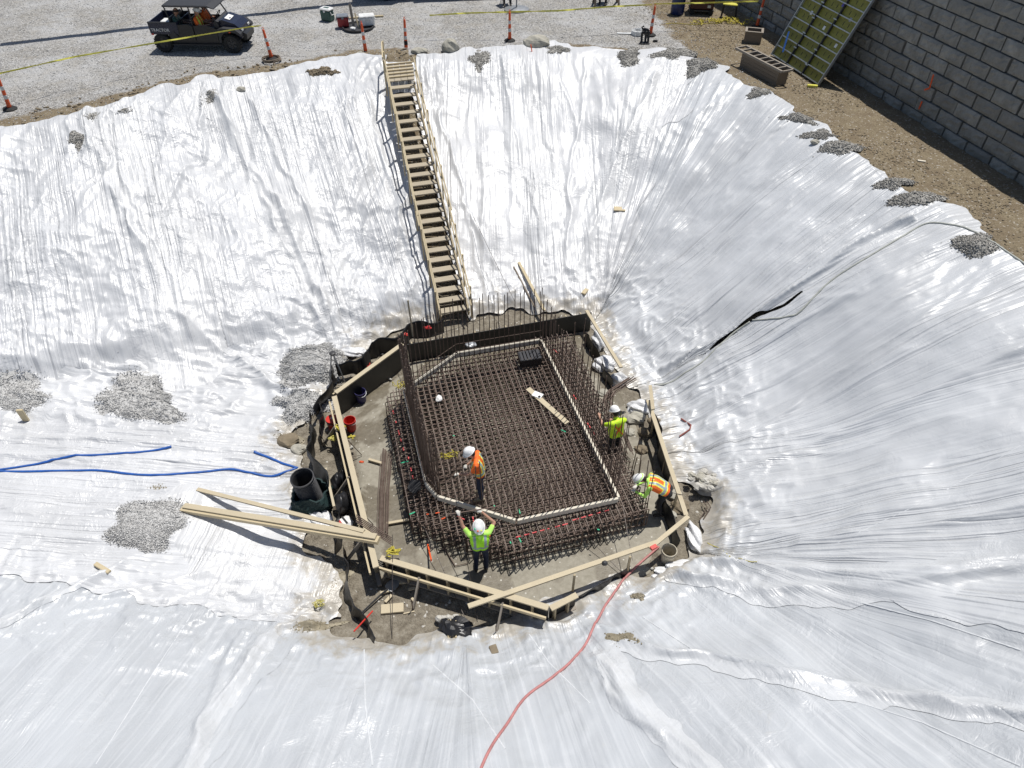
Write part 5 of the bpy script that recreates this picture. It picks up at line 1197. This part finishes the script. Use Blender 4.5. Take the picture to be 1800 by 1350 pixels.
for i, (px, py) in enumerate(((1150, 735), (1172, 800), (1192, 862), (1108, 978), (1010, 1010))):
    p = P(px, py, ZB + .72); MB().beam(Vector((p.x, p.y, ZB - .2)), Vector((p.x, p.y, ZB + .71)), .05, .04, (0, 1, 0)).solid('form_stake', 'stair_wood', ['stake under the top end of the right side board', 'stake under the middle of the right side board', 'stake under the low end of the right side board', 'stake under the diagonal near board, nearer the bucket', 'stake under the middle of the diagonal near board'][i], 'stake', 'stakes under the right hand boards')
MB().beam(P(726, 592, ZB + .6), P(717, 528, ZB + 1.75), .045, .03, (0, 1, 0)).solid('grade_stake', 'stair_wood', 'tall thin stake at the far left corner of the forms', 'stake')
# small wood offcuts: pixel, height, size, turn, label
for px, py, z_, d_, a_, lb in [(660, 812, SZ0 + .03, (.40, .07, .05), -20, 'offcut under the far end of the straight rebar bundle'), (700, 918, SZ0 + .03, (.55, .07, .05), 12, 'offcut under the near end of the straight rebar bundle'),
        (690, 1071, ZB + .0, (.50, .22, .06), 6, 'wide offcut board on the mud near the shovel'), (683, 1053, ZB + .0, (.22, .07, .04), 55, 'narrow yellow offcut touching the shovel blade'), (678, 1041, ZB - .0, (.24, .06, .04), 18, 'short pale offcut above the shovel blade'), (727, 1056, ZB + .0, (.13, .06, .05), -50, 'tiny yellow offcut right of the shovel'),
        (724, 1036, ZB + .0, (.16, .06, .04), 12, 'tiny pale offcut below the near form'), (706, 1025, ZB, (.2, .06, .05), 4, 'yellow offcut near the strapped form corner'), (719, 1077, ZB, (.25, .03, .02), 14, 'thin lath beside the wide offcut')]:
    MB().rbox(P(px, py, z_) + Vector((0, 0, d_[2] / 2)), d_, .004, Matrix.Rotation(R(a_), 3, 'Z')).solid('wood_offcut', 'pine_pale', lb, 'wood scrap', 'small wood scraps')
for px, py, d_, a_, lb in [(47, 740, (.16, .07, .42), 6, 'wood block standing on the plastic near the left edge'), (181, 1000, (.46, .10, .06), -28, 'wood offcut lying on plastic below the near gravel heap'), (1089, 369, (.40, .26, .05), -8, 'small flat board on the far bank plastic'), (868, 1143, (.16, .2, .05), 20, 'muddy rag on the plastic right of the black bundle'), (1028, 515, (.3, .14, .08), 60, 'brown block on plastic behind the far form corner')]:
    MB().rbox(PG(px, py) + Vector((0, 0, d_[2] / 2 + .01)), d_, .012, Matrix.Rotation(R(a_), 3, 'Z')).solid('wood_block', 'pine' if px not in (868,) else 'mud_clod', lb, 'wood scrap', 'small wood scraps')
# straight rebar bundle on the slab and bent bundle on the right
t = thing('rebar_bundle', 'bundle of straight rebar lying on the slab left of the mat', 'rebar', P(678, 870, SZ0))
for k in range(12):
    o_ = Vector(((k - 6) * .028 + random.uniform(-.01, .01), random.uniform(-.1, .1), .07 + (k % 3) * .026)); MB().tube([P(682, 797, SZ0) + o_, P(676, 868, SZ0) + o_ * .9, P(674, 943, SZ0) + o_ * .85], .0125, 6).part('bar', 'rebar' if k % 3 else 'rebar_pale_glint', t, True)
t = thing('rebar_bundle', 'bundle of bent rebar hooks behind the worker in the yellow-green vest', 'rebar', P(1085, 720, ZB))
for k in range(14):
    o_ = Vector(((k % 7 - 3) * .035, (k // 7) * .05, random.uniform(-.03, .03) + (k % 3) * .03)); MB().tube([P(1112, 667, ZB + 1.05) + o_, P(1076, 690, ZB + .95) + o_, P(1066, 706, ZB + .90) + o_, P(1072, 726, ZB + .80) + o_ * 1.6, P(1098, 800, ZB + .25) + o_ * 2.2], .0125, 6).part('bar', 'rebar', t, True)
t = thing('rebar_bundle', 'dark rebar lying beside the strapped near left form corner', 'rebar', P(650, 930, ZB))
for k in range(5): MB().tube([P(626, 905 + k * 3, ZB + .84), P(688, 945 + k * 3, ZB + .86)], .0125, 6).part('bar', 'rebar', t, True)
MB().tube([PG(1197, 738) + Vector((0, 0, .05)), PG(1214, 750) + Vector((0, 0, .06)), PG(1212, 757) + Vector((0, 0, .05)), PG(1194, 769) + Vector((0, 0, .05))], .022, 7).solid('bent_bar', 'rebar_red', 'reddish bent bar lying on the plastic of the right bank', 'rebar')
for px, lb in ((0, 'upper dark bar poking out of the plastic at the right corner'), (6, 'lower dark bar poking out of the plastic at the right corner')): MB().tube([PG(1235 + px, 886) + Vector((0, 0, .12)), PG(1242 + px, 896) + Vector((0, 0, .1)), PG(1230 + px, 914) + Vector((0, 0, .03))], .014, 6).solid('bent_bar', 'rebar', lb, 'rebar')
for pts, lb in (([(733, 950), (760, 938), (770, 938)], 'loose bar on the slab left of the lime worker'), ([(772, 968), (812, 952)], 'short straight bar on the slab in front of the mat'), ([(782, 948), (776, 955), (800, 995), (822, 990)], 'hooked bar on the slab beside the lime worker'), ([(860, 980), (885, 968)], 'short bar sticking from the mat right of the lime worker')):
    MB().tube([P(a, b, SZ0 + .03) for a, b in pts], .012, 6).solid('loose_bar', 'rebar', lb, 'rebar', 'loose bars on the slab')
MB().beam(P(752, 958, SZ0 + .03), P(758, 985, SZ0 + .35), .05, .035, (1, 0, 0)).solid('peg', 'spray_orange', 'orange tipped wooden peg on the slab', 'stake')
# buckets
def bucket(px, py, z_, mat, label, r=.155, h=.37, handle=True, lidded=False, inner=None):
    t = thing('bucket', label, 'bucket', P(px, py, z_), random.uniform(0, 3), 'plastic buckets round the pit')
    MB().lathe([(.001, 0), (r * .84, 0), (r * .99, h * .9), (r * 1.06, h * .91), (r * 1.06, h), (r * .97, h), (r * .80, .02), (.001, .02)], 24).part('shell', mat, t, smooth=False)
    MB().lathe([(r * 1.0, h * .76), (r * 1.05, h * .765), (r * 1.05, h * .80), (r * 1.0, h * .81)], 24).part('rib', mat, t)
    if handle: MB().tube([(r * 1.06 * math.cos(a), -.16 * math.sin(a) * 1.1, h * .9 - .05 * math.sin(a)) for a in np.linspace(0, math.pi, 12)], .006, 5).part('handle', 'grey_steel', t)
    if lidded:
        MB().lathe([(.001, h * .96), (r, h * .96), (r, h * .985), (.001, h * 1.0)], 24).part('contents', mat, t); MB().blob((.02, .01, h), (.06, .04, .03), .3, 3).part('lump', 'primed', t)
bucket(636, 704, SZ0, 'purple_plastic', 'dark purple bucket standing on the slab near the left corner')
bucket(618, 754, SZ0, 'red_plastic', 'open red bucket on the slab inside the left form')
bucket(587, 752, ZB - .02, 'red_plastic', 'red bucket with filled top outside the left form', lidded=True)
bucket(644, 655, ZB - .02, 'red_plastic', 'red bucket half hidden behind the back left form')
bucket(1172, 984, ZB - .02, 'burlap', 'dirty grey bucket with wire handle outside the near right corner', .17, .42)
MB().lathe([(.001, 0), (.04, 0), (.05, .14), (.001, .14)], 14, P(678, 662, SZ0)).solid('paper_cup', 'paper', 'small white cup on the slab below the back left form', 'cup')
# corrugated pipe sump in a green filter bag
pc = P(551, 882, ZB); t = thing('sump_pipe', 'upright black corrugated pipe at the left of the pit', 'pipe', pc, 0, rot=(R(4), R(-3), 0)); prof = []
for k in range(18): prof += [(.255, .055 * k), (.285, .055 * k + .018), (.285, .055 * k + .036), (.255, .055 * k + .052)]
prof += [(.27, 1.0), (.285, 1.02), (.285, 1.06), (.262, 1.06), (.245, 1.0), (.24, .3), (.001, .28)]
MB().lathe(prof, 30).part('barrel', 'dark_steel', t, smooth=False); MB().lathe([(.262, 1.055), (.29, 1.06), (.29, 1.075), (.262, 1.078)], 30).part('rim', 'grey_panel', t)
bg_ = MB(); n = 34; V = []; F = []
for lv in range(8):
    for j in range(n):
        a = 2 * math.pi * j / n; sq = 1 / max(abs(math.cos(a)), abs(math.sin(a))) ** .55; rr = (.50 + .05 * math.sin(a * 5 + lv) + .03 * math.sin(a * 11 + lv * 2)) * sq * (1.05 - .03 * lv)
        V.append((pc.x + .04 + rr * math.cos(a), pc.y - .05 + rr * .85 * math.sin(a), ZB - .05 + .085 * lv + .03 * math.sin(a * 4 + 1) * (lv / 7)))
for lv in range(7):
    for j in range(n): F.append((lv * n + j, lv * n + (j + 1) % n, (lv + 1) * n + (j + 1) % n, (lv + 1) * n + j))
k0 = len(V)
for j in range(n): v = Vector(V[7 * n + j]); V.append(tuple(v + (Vector((pc.x, pc.y, v.z)) - v) * .10))
for j in range(n): v = Vector(V[7 * n + j]); V.append((pc.x + (v.x - pc.x) * .85, pc.y + (v.y - pc.y) * .85, ZB + .12))
for j in range(n): F.append((7 * n + j, 7 * n + (j + 1) % n, k0 + (j + 1) % n, k0 + j)); F.append((k0 + j, k0 + (j + 1) % n, k0 + n + (j + 1) % n, k0 + n + j))
F.append(tuple(range(k0 + n, k0 + 2 * n)))
bg_.add(V, F).solid('filter_bag', 'filter_green', 'dark green filter bag wrapped round the foot of the corrugated pipe', 'filter bag')
for i, (px, py, r_, lb) in enumerate([(592, 846, (.13, .22, .20), 'left of three glossy black bags behind the left form'), (604, 838, (.11, .18, .22), 'upper of three glossy black bags behind the left form'), (601, 885, (.20, .26, .30), 'big glossy black bag at the left form below two smaller ones')]):
    MB().blob(P(px, py, ZB + .22), r_, .28, 30 + i, 20, 12, .2).solid('black_bag', 'black_plastic', lb, 'bag', 'black bags behind the left form', smooth=True)
t = thing('cement_bag', 'white cement bag with red and black print under the long timbers', 'bag', P(602, 925, ZB + .02), R(40)); MB().rbox((0, 0, .07), (.52, .34, .14), .06).part('sack', 'paper', t); MB().box((-.04, 0, .143), (.10, .30, .006)).part('red_print', 'print_red', t); MB().box((.10, .02, .143), (.05, .26, .006)).part('black_print', 'print_black', t); MB().box((-.17, 0, .143), (.05, .22, .006)).part('black_print', 'print_black', t)
# straps and rope at the left form and the near left corner
def tangle(c, r_, n_, rad, mat, label, seed, name='rope_tangle'):
    rg = random.Random(seed); mb = MB()
    for k in range(n_):
        a0 = rg.uniform(0, 6.3); pts = []
        for i in range(14): a = a0 + rg.uniform(-1.5, 1.9) + i * .35; q = r_ * rg.uniform(.05, 1.15); pts.append(Vector(c) + Vector((q * math.cos(a) * 1.2, q * .8 * math.sin(a), rg.uniform(-.5, .5) * r_)))
        pts = [(pts[max(i - 1, 0)] + pts[i] * 2 + pts[min(i + 1, 13)]) / 4 for i in range(14)]
        mb.tube(pts, rad, 5, False)
    mb.solid(name, mat, label, 'rope', 'rope and strap tangles')
tangle(P(600, 750, ZB + .78), .17, 3, .018, 'rope_yellow', 'yellow strap draped over the left form between the red buckets', 3); tangle(P(618, 768, ZB + .5), .12, 4, .02, 'rope_yellow', 'yellow strap end hanging inside the left form below the red bucket', 4); tangle(P(586, 770, ZB + .35), .13, 5, .02, 'straw_rope', 'brownish strap bundle outside the left form', 5)
tangle(P(690, 968, ZB + .85), .20, 4, .016, 'rope_yellow', 'yellow and black strap knot on the near left form corner', 6); tangle(P(686, 992, ZB + .45), .26, 9, .018, 'wire', 'dark chain and bars hanging at the near left form corner', 7); tangle(P(560, 1060, ZB + .2), .18, 5, .008, 'straw_rope', 'thin yellow-green twine heap on the near left plastic', 8)
tangle(P(705, 675, ZB + .82), .22, 3, .010, 'rope_yellow', 'yellow cord looped over the far left edge of the mat', 9); tangle(P(790, 800, ZB + .80), .26, 4, .008, 'rope_yellow', 'yellow cord strewn on the mat left of the orange worker', 10); tangle(P(752, 576, ZB + .8), .10, 6, .02, 'print_red', 'red and dark rag bundle on the far form', 11, 'rag_bundle'); tangle(P(714, 588, ZB + .85), .07, 5, .022, 'red_plastic', 'small red rag at the far left form corner', 12, 'rag_bundle')
tangle(P(635, 812, ZB + .82), .06, 4, .014, 'orange', 'small orange cord wound on the left form top', 13)
# black liner strips hanging round the pit
def liner(pix, z_, hgt, label, seed, out=(0, 0), mat='black_plastic', wav=.10):
    pts = [P(a, b, z_) for a, b in pix]; fine = []
    for i in range(len(pts) - 1):
        L = (pts[i + 1] - pts[i]).length; m = max(3, int(L / .07))
        for j in range(m): fine.append(pts[i].lerp(pts[i + 1], j / m))
    fine.append(pts[-1]); n = len(fine); m = 9; V = []; F = []
    s_ = np.cumsum([0] + [(fine[i + 1] - fine[i]).length for i in range(n - 1)])
    for side in (0, 1):
        for i in range(n):
            d_ = (fine[min(i + 1, n - 1)] - fine[max(i - 1, 0)]).normalized(); sd = Vector((d_.y, -d_.x, 0)).normalized()
            for j in range(m):
                v = j / (m - 1); w1 = (float(vnoise(s_[i] / .22, v * 1.3, seed)) - .5) * wav * 2 * (1.1 - v * .6) + (float(vnoise(s_[i] / .7, v * .6, seed + 3)) - .5) * wav * 3
                top = (float(vnoise(s_[i] / .45, 0.0, seed + 7)) - .5) * hgt * .45
                q = fine[i] + sd * (w1 + side * .008) + Vector((out[0] * (1 - v), out[1] * (1 - v), top * v - hgt * (1 - v)))
                V.append(q)
    N_ = n * m
    for side in (0, 1):
        for i in range(n - 1):
            for j in range(m - 1): a = side * N_ + i * m + j; F.append((a, a + 1, a + m + 1, a + m) if side else (a, a + m, a + m + 1, a + 1))
    for i in range(n - 1):
        for j in (0, m - 1): a = i * m + j; F.append((a, a + m, a + m + N_, a + N_))
    MB().add(V, F).solid('black_liner', mat, label, 'plastic sheet', 'black liner strips round the pit', smooth=True)
liner([(778, 556), (716, 574), (690, 590), (652, 602), (634, 628), (588, 632)], ZB + .72, .62, 'black liner hanging behind the back left form', 201)
liner([(588, 632), (584, 672), (557, 694), (556, 715)], ZB + .66, .55, 'black liner along the gravel heap at the left corner', 203)
liner([(556, 700), (566, 745), (572, 765)], ZB + .5, .42, 'short dark liner fold left of the red bucket', 205, wav=.07)
liner([(533, 722), (542, 760), (556, 800), (572, 850)], ZB + .85, .85, 'tall black sheet standing at the left edge of the pit', 207, (-.05, .02), 'black_ply', .12)
liner([(590, 890), (592, 935), (590, 960)], ZB + .35, .35, 'narrow black liner under the long timbers', 209, wav=.06)
liner([(603, 958), (614, 1015), (642, 1066), (672, 1112)], ZB + .45, .46, 'black liner curving round the near left mud', 211, (-.10, -.05))
liner([(1012, 1047), (1060, 1020), (1108, 996)], ZB + .25, .26, 'black liner edge under the diagonal near board', 213, wav=.06)
liner([(1146, 722), (1166, 790), (1178, 835)], ZB + .58, .6, 'black liner behind the right side board', 215, wav=.08); liner([(1166, 850), (1186, 905), (1196, 945)], ZB + .6, .62, 'black board strip beside the bending worker', 217, mat='black_ply', wav=.04)
liner([(1036, 585), (1062, 632), (1082, 668)], ZB + .4, .42, 'dark liner fold under the bunched plastic at the far right', 219, wav=.09)
# bunched plastic, bags and the black wrapped bundle at the pit edge
for i, (px, py, r_, mt, lb) in enumerate([(1012, 570, (.26, .2, .22), 'film_milky', 'bunched clear plastic at the right end of the far form'), (1052, 600, (.2, .34, .24), 'film_milky', 'long bunch of plastic under the far right board'), (1060, 640, (.3, .26, .22), 'film_milky', 'round white plastic bundle on the right side of the pit'), (1088, 668, (.24, .2, .2), 'film_milky', 'smaller plastic bundle above the bent rebar'), (1125, 716, (.34, .24, .16), 'film_milky', 'crumpled plastic heap behind the yellow-green worker'),
        (1220, 945, (.17, .40, .16), 'film_milky', 'tall white plastic fold at the near right corner'), (1205, 1000, (.5, .22, .14), 'film_milky', 'white plastic roll outside the dirty bucket'), (620, 618, (.42, .2, .12), 'film_milky', 'white crumpled plastic behind the back left form'), (660, 618, (.3, .14, .1), 'film_milky', 'white plastic scrap inside the black liner corner'), (560, 915, (.3, .28, .14), 'film_milky', 'white sack of plastic under the long timbers'), (1180, 1008, (.4, .16, .1), 'film_milky', 'low plastic roll next to the red hose end')]):
    MB().blob(P(px, py, ZB + r_[2] * .6), r_, .42, 60 + i, 30, 18, .25).solid('plastic_bundle', mt, lb, 'plastic bundle', 'bunched plastic at the pit edge', smooth=False)
t = thing('wrapped_bundle', 'bundle of sticks wrapped in black plastic on the near edge', 'bundle', P(800, 1112, ZB)); c_ = t.location
MB().blob((0, .05, .16), (.33, .24, .15), .6, 71, 22, 12, .25).part('wrapping', 'black_plastic', t)
for k in range(16): a = Vector((-.02 + random.uniform(-.12, .12), -.22 + random.uniform(-.04, .04), .06 + random.uniform(0, .16))); MB().tube([a, a + Vector((-.02, .35, .08))], .02, 7).part('stick', 'pine', t)
for k in range(5): MB().blob((-.35 + k * .09, .26 + random.uniform(-.05, .05), .14), (.1, .08, .08), .3, 75 + k, 12, 8).part('rubble_lump', 'rubble', t)
# broken concrete heap on the right
t = thing('rubble_heap', 'heap of broken concrete lumps at the right edge of the pit', 'rubble', PG(1236, 856)); MB().blob((.1, .0, .2), (.22, .18, .16), .4, 91, 9, 7).part('lump', 'rubble', t)
for k in range(46): a = random.uniform(0, 6.3); q = random.uniform(.05, .40); s_ = random.uniform(.04, .11); MB().blob((q * math.cos(a), q * .8 * math.sin(a), .05 + .22 * (1 - q) + random.uniform(0, .08)), (s_, s_ * .8, s_ * .7), .35, 100 + k, 9, 7).part('lump', 'rubble' if k % 3 else 'boulder', t)
for i, (px, py, s_) in enumerate([(1118, 735, .22), (1135, 760, .18), (1105, 760, .14), (1128, 790, .16), (1185, 870, .16), (1195, 890, .2), (1180, 905, .12), (1150, 740, .15), (1060, 690, .14), (505, 775, .25), (525, 790, .18)]):
    MB().blob(P(px, py, ZB + s_ * .3), (s_ * 1.2, s_, s_ * .6), .35, 140 + i, 14, 9, .3).solid('mud_lump', 'mud_clod' if i % 2 else 'boulder', ['big pale mud lump above the yellow-green worker', 'dark mud lump right of the yellow-green worker', 'small pale lump near the starter bars', 'dark lump beside the right board middle', 'pale lump by the bending worker', 'dark lump under the right board end', 'small pale lump at the bending worker feet', 'dark lump behind the right board top', 'pale lump by the bent rebar bundle', 'dark mud lump at the left edge of the pit', 'pale mud lump left of the tall black sheet'][i], 'mud lump', 'mud lumps at the pit edge')
# shovel, crowbar, tripod, battery box, folded cloth
t = thing('shovel', 'muddy shovel lying with its blade beside the offcuts', 'shovel', P(683, 1036, ZB + .02), R(-40)); V = []; n = 12
prof = [(-.12, .0), (-.135, .10), (-.12, .2), (-.07, .28), (0, .31), (.07, .28), (.12, .2), (.135, .10), (.12, 0), (.05, -.03), (-.05, -.03)]
MB().prism(prof, .02, .035, 'xy').part('blade', 'grey_steel', t); MB().tube([(0, -.02, .05), (0, -.2, .07), (0, -.95, .06)], .02, 8).part('handle', 'black_plastic', t); MB().tube([(-.07, -.97, .06), (.07, -.97, .06)], .018, 7).part('grip', 'black_plastic', t)
MB().tube([P(622, 1110, ZB + .45), P(655, 1074, ZB + .30)], .018, 7).solid('red_bar', 'red_plastic', 'thin red bar lying across the black liner', 'bar')
t = thing('survey_tripod', 'grey survey tripod standing behind the left form corner', 'tripod', P(596, 672, ZB))
for a in (90, 210, 330): MB().tube([(.28 * math.cos(R(a)), .28 * math.sin(R(a)), 0), (.16 * math.cos(R(a)), .16 * math.sin(R(a)), .55), (.03 * math.cos(R(a)), .03 * math.sin(R(a)), 1.15)], [.016, .022, .022], 7).part('leg', 'grey_steel', t)
MB().lathe([(.001, 1.13), (.09, 1.13), (.09, 1.17), (.05, 1.19), (.001, 1.19)], 14).part('head', 'dark_steel', t)
t = thing('black_crate', 'black slatted crate on the far right of the rebar mat', 'crate', P(931, 636, ZB + .79), R(12))
for s_ in (-1, 1): MB().box((0, s_ * .19, .13), (.60, .03, .25)).part('side', 'black_plastic', t); MB().box((s_ * .30, 0, .13), (.03, .35, .25)).part('end', 'black_plastic', t)
for k in range(6): MB().box((-.245 + k * .098, 0, .262), (.07, .39, .02)).part('slat', 'grey_panel', t)
MB().blob(P(828, 606, ZB + .80), (.17, .12, .06), .3, 51, 14, 9, .3).solid('folded_cloth', 'grey_steel', 'grey folded cloth by the template behind the dowels', 'cloth')
MB().blob(P(772, 700, ZB + .83), (.09, .12, .05), .3, 52, 14, 9, .3).solid('work_glove', 'white_plastic', 'white glove lying on the upper left of the rebar mat', 'glove'); MB().blob(P(728, 855, ZB + .85), (.16, .2, .06), .4, 53, 16, 9, .3).solid('tool_bag', 'black_cloth', 'black tool pouch on the left edge of the mat', 'tool bag')
MB().box(P(1149, 962, ZB + .79), (.16, .09, .06), Matrix.Rotation(R(30), 3, 'Z')).solid('red_clamp', 'red_plastic', 'red clamp on the board at the near right corner', 'clamp'); MB().blob(P(1063, 990, ZB + .79), (.07, .06, .06), .2, 55, 12, 8).solid('tie_clamp', 'dark_steel', 'dark clamp on the middle of the diagonal near board', 'clamp')
# ---------------------------------------------------------------- hoses and wires
def drape(pix, r_, mat, label, name='hose', sub=8, lift=.0, cat='hose', grp=None, n_=8):
    pts = []
    q = [PG(*a) for a in pix]
    for i in range(len(q) - 1):
        a0 = q[max(i - 1, 0)]; a1 = q[i]; a2 = q[i + 1]; a3 = q[min(i + 2, len(q) - 1)]
        for j in range(sub):
            s_ = j / sub; pts.append(.5 * ((2 * a1) + (a2 - a0) * s_ + (2 * a0 - 5 * a1 + 4 * a2 - a3) * s_ * s_ + (3 * a1 - a0 - 3 * a2 + a3) * s_ ** 3))
    pts.append(q[-1]); X_ = np.array([p.x for p in pts]); Y_ = np.array([p.y for p in pts]); hz = terrain(X_, Y_)[1]
    sm = np.convolve(np.pad(hz, 2, mode='edge'), np.ones(5) / 5, 'valid'); hz = np.maximum(hz, sm)
    pts = [Vector((p.x, p.y, float(h) + r_ * .8 + lift)) for p, h in zip(pts, hz)]
    return MB().tube(pts, r_, n_).solid(name, mat, label, cat, grp, smooth=True)
drape([(800, 1470), (820, 1415), (838, 1370), (860, 1320), (890, 1275), (925, 1225), (985, 1180), (1025, 1140), (1048, 1095), (1075, 1050), (1110, 1005), (1158, 962)], .027, 'red_hose', 'long faded red hose running down the near bank to the bottom edge')
drape([(-20, 831), (90, 829), (170, 828), (255, 836), (340, 832), (400, 826), (440, 832), (482, 838), (522, 824)], .033, 'blue_hose', 'lower blue hose lying across the ramp plastic', grp='blue flat hoses on the ramp'); drape([(-20, 829), (60, 818), (125, 803), (200, 799), (255, 795), (302, 786)], .033, 'blue_hose', 'upper blue hose on the ramp ending under the plastic', grp='blue flat hoses on the ramp'); drape([(447, 795), (475, 806), (500, 817), (524, 824)], .035, 'blue_hose', 'short blue hose entering the corrugated pipe', grp='blue flat hoses on the ramp')
drape([(1815, 475), (1760, 437), (1715, 410), (1670, 396), (1625, 395), (1580, 420), (1520, 456), (1460, 495), (1410, 545), (1390, 556), (1350, 562), (1322, 564)], .026, 'grey_hose', 'grey hose running down the right bank from the rim'); drape([(1318, 566), (1290, 585), (1262, 610), (1230, 640), (1205, 655), (1180, 672), (1150, 676)], .026, 'grey_hose', 'lower grey hose half covered by plastic on the right bank', lift=-.01)
drape([(1243, 955), (1275, 972), (1310, 985), (1330, 988)], .009, 'rope_yellow', 'thin yellow cord on the plastic at the near right', 'cord', cat='cord', n_=5)
for a, b, lb in [(P(690, 940, ZB + 1.0), P(689, 1122, ZB + .1), 'thin wire from the strapped corner down to the near edge'), (P(800, 870, ZB + 1.6), P(840, 1090, ZB + .05), 'thin guy wire passing in front of the lime worker'), (P(745, 925, ZB + .6), P(823, 1098, ZB + .05), 'thin guy wire from the mat corner over the near form'), (P(1040, 950, ZB + .3), P(1095, 1008, ZB + .1), 'thin wire from the mat front edge under the diagonal board'), (P(1095, 890, ZB + .9), P(1112, 985, ZB + .7), 'thin wire from the mat to the near right board'),
                 (P(1120, 850, ZB + 1.0), P(1200, 870, ZB + .75), 'thin tie wire over the back of the bending worker'), (P(708, 585, ZB + 1.2), P(768, 862, ZB + .95), 'diagonal tie wire along the left dowel row'), (PG(833, 395) + Vector((0, 0, .3)), P(905, 530, ZB + 1.2), 'thin wire running down from the stairs to the dowels'), (P(760, 590, ZB + .8), P(850, 560, ZB + 1.1), 'thin wire across the far left dowels'), (P(545, 700, ZB + .4), P(600, 718, ZB + .7), 'thin wire from gravel heap to the left form'), (P(950, 590, ZB + 1.6), P(1000, 640, ZB + .8), 'thin brace wire at the far right dowels')]:
    MB().tube([a, a.lerp(b, .5) - Vector((0, 0, .03)), b], .0075, 5).solid('tie_wire', 'wire', lb, 'wire', 'wires and cords over the pit')
for pts, lb in (([(606, 768), (636, 800), (606, 805)], 'bent bar triangle braced on the left form, upper'), ([(630, 895), (656, 922), (640, 925)], 'bent bar triangle braced on the left form, lower')): MB().tube([P(pts[0][0], pts[0][1], ZB + .82), P(pts[1][0], pts[1][1], SZ0 + .03), P(pts[2][0], pts[2][1], SZ0 + .1)], .011, 6).solid('form_brace_bar', 'rebar', lb, 'rebar')
# muddy places where the plastic is torn or weighted with wet soil
def mud(px, py, rx, ry, label, rot=0): heap(px, py, rx, ry, .03, label, 60, 'mud_wet', rot, (.01, .03), .6)['category'] = 'mud'
simple('mud_wet', (.27, .235, .165), .55, 0, .3, 5, .5, 30, .01)
mud(1097, 1122, .42, .26, 'brown mud puddle showing through the near plastic beside the red hose', -.3); mud(1077, 1166, .13, .16, 'small tan mud spot below the mud puddle'); mud(1120, 1048, .16, .12, 'small mud spot on the plastic right of the red hose'); mud(585, 1025, .4, .22, 'muddy tear in the plastic near the left black liner', .8); mud(560, 1098, .5, .16, 'muddy plastic edge at the near left corner', .2); mud(500, 770, .45, .2, 'bare mud strip between ramp and left bank plastic', -.3); mud(280, 858, .2, .14, 'brown smear on the ramp plastic below the blue hose')
